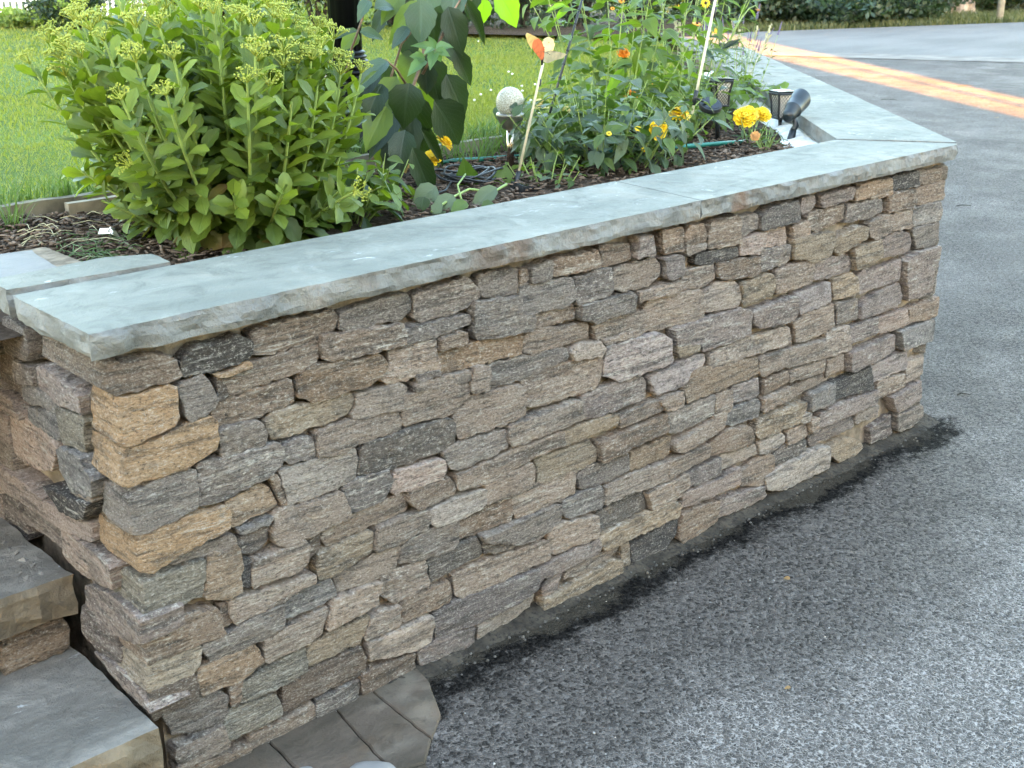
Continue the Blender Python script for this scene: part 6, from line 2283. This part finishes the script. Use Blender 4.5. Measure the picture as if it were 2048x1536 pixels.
def salvia(label, bx, by, n_, h, spd, lm=('grey_leaf', 'mid_leaf')):
    root, tp = leafy('purple_salvia', label, 'plant', (bx, by, BED), n_, h, spd, 'lance', list(lm), .05, .03, 90, .022, 'purple salvias near the return wall', .05, (.3, 1.0), r0=.10, top=.75, stem_r=.002)
    for (p, d) in tp:
        put('flower_spike', random.choice(SPK), root, p - d.normalized() * .06, d, rnd(.07, .12))
    return root


salvia('purple salvia clump behind the cream cane', 3.95, 1.62, 10, .40, .45)
salvia('purple salvia leaning along the far coping', 4.75, 2.25, 9, .36, .5)
# seed stalks
ss = empty('seed_stalk', at(1500, 200, y=1.8), 'dry thin seed stalks rising above the far coping', 'plant')
mb = MB()
for (x0, y0, x1, y1) in [(1490, 170, 1540, 48), (1488, 175, 1512, 52), (1495, 150, 1538, 70), (1470, 140, 1462, 40), (1480, 160, 1476, 60), (1420, 140, 1418, 40), (1402, 150, 1398, 60), (1352, 120, 1348, 42), (1362, 130, 1356, 46)]:
    mb = MB()
    a_, b_ = at(x0, y0, y=1.8), at(x1, y1, y=1.85)
    mb.tube([a_, a_.lerp(b_, .5) + Vector((.01, 0, .01)), b_], .0018, 5, True, False)
    for k in range(9):
        q = a_.lerp(b_, .78 + .025 * k)
        mb.obox(q + Vector((rnd(-.006, .006), 0, 0)), (rnd(.003, .006), 0, 0), (0, .004, 0), (0, 0, .004))
    mb.build('stem', M['seed'], ss)
bs = empty('bud_stem', at(1440, 110, y=1.5), 'arching thin stem with a drooping yellow bud at its tip', 'plant')
mb = MB()
mb.tube([at(1440, 110, y=1.5), at(1478, 40, y=1.5), at(1495, 18, y=1.5), at(1507, 12, y=1.5), at(1513, 18, y=1.5)], [.004, .003, .0025, .002, .002], 6)
mb.build('stem', M['sedum_stem'], bs, loc=bs.location)
put('bud', POM['petal_faded'][0], bs, at(1513, 20, y=1.5), (0, 0, -1), .022)
lv = Leaves()
for a in [(1440, 100, 1478, 78, 12, 'big_leaf', 1.45), (1445, 95, 1484, 80, 8, 'big_leaf', 1.45), (1440, 105, 1420, 85, 10, 'mid_leaf', 1.45), (1472, 50, 1462, 36, 12, 'mid_leaf', 1.5)]:
    pleaf(*a, kind='ovate')
for (mx, kind, k, mat) in lv.l:
    o = bpy.data.objects.new('leaf', leaf_data(kind, k, mat))
    COL.objects.link(o)
    o.parent = bs
    o.matrix_basis = Matrix.Translation(-Vector(bs.location)) @ mx

# ================================================================ BACKGROUND
def shrub(label, c, rx, ry, rz, n, ls, mats, name='shrub', cat='shrub', group=None, trunk=True, flat=.0, seed=0, bottom=.0):
    """uneven crown of leaf clumps round a few stems; c is the foot"""
    r = np.random.default_rng(seed + 100)
    root = empty(name, c, label, cat, group)
    ncl = max(14, n // 60)
    # clump centres through the volume, mostly near the skin
    u = r.normal(size=(ncl, 3))
    u /= np.linalg.norm(u, axis=1, keepdims=True)
    rad = r.uniform(.45, 1.0, ncl) ** .6
    cc_ = u * rad[:, None] * np.array([rx, ry, rz * .5]) + np.array([0, 0, rz * .52 + bottom])
    lumps = 1 + .25 * np.sin(u[:, 0] * 4 + seed) * np.cos(u[:, 2] * 5 + seed)
    cc_ *= lumps[:, None] ** .6
    per = n // ncl
    for mk in range(len(mats)):
        idx = np.arange(ncl) % len(mats) == mk
        cs_ = np.repeat(cc_[idx], per, 0)
        m_ = len(cs_)
        if not m_:
            continue
        P = cs_ + r.normal(size=(m_, 3)) * np.array([rx, ry, rz * .5]) * .17
        P[:, 2] = np.maximum(P[:, 2], .02)
        d = r.normal(size=(m_, 3))
        d /= np.linalg.norm(d, axis=1, keepdims=True)
        s = np.cross(d, r.normal(size=(m_, 3)))
        s /= np.linalg.norm(s, axis=1, keepdims=True) + 1e-9
        L_ = ls * r.uniform(.6, 1.3, m_)[:, None]
        v = np.stack([P - d * L_ * .5, P - s * L_ * .27, P + d * L_ * .5, P + s * L_ * .27], 1).reshape(-1, 3)
        uvq = np.tile(np.array([[.5, 0], [0, .5], [.5, 1], [1, .5]]), (m_, 1))
        f = np.arange(m_ * 4).reshape(-1, 4)
        link('foliage', mesh_np('foliage', v, f, False, uvq), mats[mk], root, c)
    if trunk:
        mb_ = MB()
        for k in range(6):
            a = k * 1.05
            mb_.tube([Vector(c) + Vector((math.cos(a) * .05, math.sin(a) * .05, -.02)), Vector(c) + Vector((math.cos(a) * rx * .3, math.sin(a) * ry * .3, rz * .4 + bottom)), Vector(c) + Vector((math.cos(a) * rx * .6, math.sin(a) * ry * .6, rz * .8 + bottom))], [.03, .02, .008], 6, True, False)
        mb_.build('stem', M['dark_bark'], root, loc=c)
    return root


HG = 'shrubs along the back of the lawn'
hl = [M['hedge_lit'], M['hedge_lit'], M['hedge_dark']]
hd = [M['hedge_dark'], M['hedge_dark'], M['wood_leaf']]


def lawn_at(px, py=56, extra=0.0):
    p = at(px, py, z=LAWN)
    d = Vector((p.x - CAM.x, p.y - CAM.y)).normalized() * extra
    return (p.x + d.x, p.y + d.y, LAWN)


shrub('rounded dense shrub in front of the white picket fence', lawn_at(140, 57, -.1), .30, .3, .27, 5200, .045, [M['hedge_lit'], M['hedge_dark']], group=HG, seed=1)
shrub('pale loose shrub behind the top of the stonecrop', lawn_at(395, 55, 1.3), .55, .5, 1.4, 4000, .06, hl, group=HG, seed=2)
shrub('dark gap shrub behind the middle of the stonecrop', lawn_at(430, 55, .5), .6, .5, 1.6, 4600, .06, [M['hedge_dark'], M['hedge_lit'], M['hedge_dark']], group=HG, seed=3)
shrub('light green shrub behind the right of the stonecrop', lawn_at(500, 55, .6), .8, .6, 1.7, 5000, .06, hl, group=HG, seed=4)
shrub('tall bright green shrub just left of the lamp post', lawn_at(635, 58, .5), .85, .6, 1.9, 6000, .055, [M['hedge_lit']], group=HG, seed=5)
shrub('dark evergreen shrub right of the lamp post', lawn_at(790, 66, .8), .75, .6, 1.7, 5000, .06, [M['hedge_dark'], M['hedge_lit']], group=HG, seed=6)
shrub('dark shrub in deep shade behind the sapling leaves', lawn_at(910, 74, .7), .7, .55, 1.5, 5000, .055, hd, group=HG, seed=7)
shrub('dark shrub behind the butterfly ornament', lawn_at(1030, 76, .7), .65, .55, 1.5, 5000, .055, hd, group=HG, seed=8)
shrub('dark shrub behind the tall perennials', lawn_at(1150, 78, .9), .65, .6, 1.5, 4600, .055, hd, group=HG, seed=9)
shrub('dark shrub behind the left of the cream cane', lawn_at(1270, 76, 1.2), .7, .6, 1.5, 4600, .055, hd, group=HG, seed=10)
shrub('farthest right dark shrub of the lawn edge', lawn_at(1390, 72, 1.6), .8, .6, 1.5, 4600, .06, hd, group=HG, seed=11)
# low weeds at the foot of the picket fence
for i, px in enumerate((10, 50, 88)):
    shrub(('low weeds at the left end of the picket fence', 'low weeds in front of the middle pickets', 'low weeds in front of the right pickets')[i], lawn_at(px, 56, -.1), .22, .18, .15, 700, .045, [M['hedge_lit']], name='weed_clump', cat='weeds', trunk=False, group='weeds at the foot of the fence', seed=30 + i)

# dark mulch strip under the back shrubs
pts = [lawn_at(830, 76, -.02), lawn_at(1010, 80, -.02), lawn_at(1170, 84, -.02), lawn_at(1420, 84, -.02), lawn_at(1420, 66, 2), lawn_at(830, 60, 2)]
sheet('shrub_bed', [(x, y, LAWN + .035) for x, y, z_ in pts], M['mulch'])

# white picket fence
pf = empty('picket_fence', lawn_at(60, 50, .3), 'white picket fence at the back left of the lawn', 'fence')
fa, fb = Vector(lawn_at(-150, 52, .2)), Vector(lawn_at(345, 50, .9))
fd = (fb - fa)
n_p = int(fd.length / .056)
fdn = fd.normalized()
pmesh = MB()
pmesh.add([(-.016, -.008, 0), (.016, -.008, 0), (.016, .008, 0), (-.016, .008, 0), (-.016, -.008, .84), (.016, -.008, .84), (.016, .008, .84), (-.016, .008, .84), (0, -.008, .90), (0, .008, .90)],
          [(0, 1, 5, 4), (1, 2, 6, 5), (2, 3, 7, 6), (3, 0, 4, 7), (4, 5, 8), (7, 9, 6), (5, 6, 9, 8), (4, 8, 9, 7)])
pm = pmesh.mesh('picket')
pm.materials.append(M['white_paint'])
rot = math.atan2(fdn.y, fdn.x)
for k in range(n_p):
    q = fa + fdn * (.056 * k)
    o = bpy.data.objects.new('picket', pm)
    COL.objects.link(o)
    o.parent = pf
    o.location = q - Vector(pf.location)
    o.rotation_euler = (0, 0, rot)
for zz in (.22, .66):
    mb = MB()
    sd_ = Vector((-fdn.y, fdn.x, 0)) * .022
    mb.obox((fa + fb) / 2 + sd_ + Vector((0, 0, zz)), fd * .5, sd_.normalized() * .012, (0, 0, .04))
    mb.build('rail', M['white_paint'], pf)

# far side of the street: verge, trunks, pole, woodland shrubs
def far(px, py, extra=0.0):
    p = at(px, py, z=GZ)
    d = Vector((p.x - CAM.x, p.y - CAM.y)).normalized() * extra
    return (p.x + d.x, p.y + d.y, GZ - .012)


g = np.random.default_rng(77)
fpts = []
for _ in range(9000):
    px = g.uniform(1420, 2120)
    e = g.uniform(0.05, 1.0) ** 1.3 * 4
    base = at(px, 66 - (px - 1480) / 568 * 21, z=GZ)
    d = Vector((base.x - CAM.x, base.y - CAM.y)).normalized() * e
    fpts.append((base.x + d.x, base.y + d.y))
v, f = blades(0, np.array(fpts), .05, .16, .02, GZ - .012, .8, 31)
M['verge_blade'] = leaf_mat('verge_blade', (0.050, 0.065, 0.022), 0.6, 0.25, 0.4, 0.0, hue=(0.085, 0.085, 0.032))
o = link('verge_grass', mesh_np('verge_grass', v, f), M['verge_blade'])
tag(o, 'rough grass verge along the far side of the street', 'grass', kind='stuff')

WG = 'woodland shrubs across the street'
wood = [M['wood_leaf'], M['wood_leaf'], M['hedge_dark']]
wb = [M['wood_leaf'], M['wood_leaf_brown'], M['wood_leaf']]
for i, (px, ex, rx, rz, mt, lab) in enumerate([
        (1440, 2.2, 1.6, 1.9, wood, 'dark thicket across the street behind the cane'),
        (1545, 2.6, 1.5, 1.5, wb, 'olive tinged thicket across the street above the far coping'),
        (1690, 1.2, 1.1, .62, wood, 'low clipped dark shrub at the street edge'),
        (1640, 3.6, 1.6, 1.1, wood, 'dark shrub under the pale leaning trunk'),
        (1800, 1.6, 1.4, 1.25, [M['wood_leaf'], M['hedge_dark'], M['wood_leaf']], 'dense bluish green shrub left of the big trunk'),
        (1870, 5.0, 1.5, 1.4, wood, 'dark shrub just behind the big trunk'),
        (1960, 6.0, 1.6, 1.6, wood, 'dark thicket between trunk and pole'),
        (2050, 5.0, 1.8, 1.1, wb, 'brownish thicket right of the grey pole'),
        (1740, 6.5, 2.0, 2.2, wood, 'deep shade thicket behind the clipped shrub')]):
    shrub(lab, far(px, 64 - (px - 1480) / 568 * 21, ex), rx, rx * .8, rz, 4200, .13, mt, name='woodland_shrub', group=WG, seed=50 + i)


def trunk(label, c, r, h, mat, lean=(0, 0), name='tree', crown=None):
    root = empty(name, c, label, 'tree')
    mb_ = MB()
    c = Vector(c)
    pts = [c + Vector((lean[0] * t * h, lean[1] * t * h, t * h - .05)) for t in (0, .04, .12, .3, .6, 1)]
    n_ = 20
    vs_, fs_ = [], []
    for i, p in enumerate(pts):
        fl = (1.55, 1.28, 1.08, 1.0, .9, .7)[i]
        for k in range(n_):
            t = 2 * PI * k / n_
            rr = r * fl * (1 + .10 * mnoise.noise(Vector((math.cos(t) * 2, math.sin(t) * 2, i * .6))) + (.12 * math.cos(5 * t) if i < 2 else 0))
            vs_.append(p + Vector((math.cos(t) * rr, math.sin(t) * rr, 0)))
    for i in range(len(pts) - 1):
        for k in range(n_):
            fs_.append((i * n_ + k, i * n_ + (k + 1) % n_, (i + 1) * n_ + (k + 1) % n_, (i + 1) * n_ + k))
    mb_.add(vs_, fs_, True)
    mb_.build('trunk', mat, root, loc=c)
    return root


trunk('broad grey tree trunk across the street', far(1916, 31, 1.2), .23, 5.0, M['tree_bark'])
trunk('slim dark trunk in the shade between big trunk and pole', far(1955, 30, 3.5), .05, 5, M['dark_bark'], name='slim_tree')
trunk('pale leaning trunk across the street in the wood', far(1724, 40, 5.0), .09, 4.0, M['pole_wood'], (.22, -.22), name='leaning_tree')
p = far(1995, 45, .3)
ut = empty('utility_pole', p, 'weathered grey pole beside the street', 'pole')
mb = MB()
mb.tube([Vector(p) + Vector((0, 0, -.05)), Vector(p) + Vector((0, 0, 6.5))], [.075, .06], 14)
mb.build('shaft', M['pole_wood'], ut, loc=p)
# pale boulders glimpsed in the wood
for i, (px, py, ex, r) in enumerate([(1628, 48, 7.5, .42), (1668, 48, 8.2, .5), (1700, 46, 8.0, .36)]):
    c = far(px, py, ex)
    rock('boulder', (c[0], c[1], c[2] + .25), r, r * .8, r * .75, M['pole_wood'], ('pale boulder farthest left in the wood', 'largest pale boulder in the middle of the wood', 'pale boulder beside the leaning trunk')[i], 'boulder', 60 + i, 'pale boulders in the wood')

# unseen row of evergreens added behind the camera to shade the whole place; one narrow gap lets the low sun through
GAP = Vector((-4.6, -21.3, 0))
RWD = Vector((-math.sin(SUN_AZ), math.cos(SUN_AZ), 0))


def evergreen(c, r, h, seed):
    root = empty('added_evergreen', c, 'tall evergreen added in an unseen row behind the camera to block the sun', 'tree', 'evergreens added to shade the place')
    bm_ = bmesh.new()
    n_, m__ = 22, 26
    rows_ = []
    for i in range(m__ + 1):
        t = i / m__
        rr = r * (1.0 if t < .62 else max(.02, math.cos((t - .62) / .38 * PI / 2) ** .7))
        if t < .04:
            rr *= .8
        row = []
        for k in range(n_):
            a = 2 * PI * k / n_
            q = Vector((math.cos(a), math.sin(a), t * h * .45))
            kk = 1 + .10 * mnoise.noise(q * 2.2 + Vector((seed, 0, 0))) + .07 * mnoise.noise(q * 6 + Vector((seed, 0, 0)))
            row.append(bm_.verts.new((math.cos(a) * rr * kk, math.sin(a) * rr * kk, t * h)))
        rows_.append(row)
    for i in range(m__):
        for k in range(n_):
            bm_.faces.new((rows_[i][k], rows_[i][(k + 1) % n_], rows_[i + 1][(k + 1) % n_], rows_[i + 1][k]))
    bm_.faces.new(rows_[-1])
    me_ = bpy.data.meshes.new('crown')
    bm_.to_mesh(me_)
    bm_.free()
    link('crown', me_, M['evergreen'], root, c)
    return root


GAPW = 0.92
k = 0
for sgn in (-1, 1):
    s = GAPW / 2 + 1.05
    for i in range(10):
        c = GAP + RWD * (sgn * s)
        evergreen((c.x, c.y, GZ - .02), 1.10, 12.5 + rnd(-.4, .4), k * 7.1)
        s += 1.75
        k += 1

# ================================================================ SMALL THINGS ON THE DRIVEWAY
def pebbles(n, spot, r0, r1, z):
    mb_ = MB()
    for _ in range(n):
        x, y = spot()
        r = rnd(r0, r1)
        a = rnd(0, 6.28)
        c_, s_ = math.cos(a), math.sin(a)
        base = [(1, .2, 0), (.3, 1, 0), (-.8, .7, 0), (-1, -.4, 0), (-.1, -.9, 0), (.8, -.6, 0)]
        vs_ = [(x + (c_ * p[0] - s_ * p[1]) * r * rnd(.8, 1.1), y + (s_ * p[0] + c_ * p[1]) * r * .8, z) for p in base]
        vs_ += [(x + (c_ * p[0] - s_ * p[1]) * r * .55, y + (s_ * p[0] + c_ * p[1]) * r * .45, z + r * rnd(.5, .9)) for p in base]
        mb_.add(vs_, [(i, (i + 1) % 6, 6 + (i + 1) % 6, 6 + i) for i in range(6)] + [(6, 7, 8, 9, 10, 11)])
    return mb_


def foot_spot():
    x = rnd(.62, 3.1)
    return x, -abs(random.gauss(0, .035)) + .035


M['grit'] = leaf_mat('grit', (0.040, 0.036, 0.031), 0.9, 0, 0.6, 0.0, hue=(0.085, 0.077, 0.068))
tag(pebbles(380, foot_spot, .0018, .0055, GZ).build('grit', M['grit']), 'grit and stone chips lying along the foot of the wall', 'grit', kind='stuff')


def drive_spot():
    while True:
        px, py = rnd(880, 2047), rnd(620, 1535)
        p_ = at(px, py, z=GZ)
        if p_.y < -.02 or p_.x > 3.2:
            return p_.x, p_.y


M['pale_chip'] = leaf_mat('pale_chip', (0.16, 0.15, 0.14), 0.85, 0, 0.4, 0.0, hue=(0.28, 0.265, 0.245))
tag(pebbles(70, drive_spot, .0015, .0038, GZ).build('loose_chips', M['pale_chip']), 'loose pale stone chips scattered on the driveway', 'chips', kind='stuff')
for (px, py, L_, lab, mt) in ((1578, 1160, .028, 'small tan fallen leaf lying alone on the open driveway', 'dry_leaf'), (1580, 1376, .018, 'tiny yellowish leaf scrap near the bottom of the driveway', 'dry_leaf'), (1990, 236, .075, 'curled pale brown leaf near the orange light streak', 'dry_leaf')):
    p_ = at(px, py, z=GZ + .004)
    o = link('fallen_leaf', leaf_data('ovate', 1, M[mt]).copy(), None, None, p_)
    o.matrix_world = frame(p_, (rnd(-1, 1), rnd(-1, 1), .08), (0, 0, 1), L_, .3)
    tag(o, lab, 'leaf', 'leaves fallen on the driveway')
for (px, py, L_, lab) in ((1925, 412, .10, 'short dark twig on the driveway right of the wall corner'), (1925, 790, .05, 'bent dark twig beyond the end of the sealed strip'), (1775, 200, .16, 'flat dark twig beside the orange light streak'), (1930, 172, .2, 'long dark twig lying beyond the orange light streak')):
    p_ = at(px, py, z=GZ + .004)
    d_ = (CR + Vector((0, rnd(-.4, .4), 0)))
    d_.z = 0
    d_.normalize()
    mb = MB()
    mb.tube([p_ - d_ * L_ * .5, p_ + Vector((0, .012, .003)), p_ + d_ * L_ * .5], [.0028, .003, .0018], 5)
    tag(mb.build('twig', M['dark_bark']), lab, 'twig', 'twigs on the driveway')

q = GAP + RWD * .06  # unseen trunk added so its soft shadow parts the sun streak
trunk('slim bare trunk added in the evergreen gap to split the sun streak', (q.x, q.y, GZ - .02), .085, 9.0, M['dark_bark'], name='added_bare_trunk')

# ragged fillet of dirt and crumbled asphalt where the driveway meets the wall
bm = bmesh.new()
rows = []
for i in range(241):
    x = .60 + (3.10 - .60) * i / 240
    w = .030 + .030 * (mnoise.noise(Vector((x * 5, 0, 3))) + 1) * .5 + .016 * mnoise.noise(Vector((x * 23, 0, 8)))
    row = []
    for k in range(7):
        t = k / 6
        y = .065 - (w + .035) * t
        z_ = GZ + (.020 * (1 - t) ** 1.4 + .010 * mnoise.noise(Vector((x * 40, t * 6, 2))) * (1 - t) + .004 * mnoise.noise(Vector((x * 120, t * 14, 5)))) * (1 if k < 6 else 0) - (.002 if k == 6 else 0)
        row.append(bm.verts.new((x, y, z_)))
    rows.append(row)
for a_, b_ in zip(rows[:-1], rows[1:]):
    for k in range(6):
        bm.faces.new((a_[k], a_[k + 1], b_[k + 1], b_[k]))
bmesh.ops.recalc_face_normals(bm, faces=bm.faces[:])
me = bpy.data.meshes.new('dirt_edge')
bm.to_mesh(me)
bm.free()
M['dirt'] = ground_mat('dirt_edge', (0.040, 0.034, 0.027), (0.085, 0.070, 0.054), (0.020, 0.018, 0.017), 14, 90, 0.004)
o = link('dirt_edge', me, M['dirt'])
o['kind'] = 'structure'

q = GAP + RWD * -.24  # second unseen trunk, added to break the sun streak into strands
trunk('thin bare trunk added in the evergreen gap to break up the sun streak', (q.x, q.y, GZ - .02), .04, 9.0, M['dark_bark'], name='added_bare_trunk')
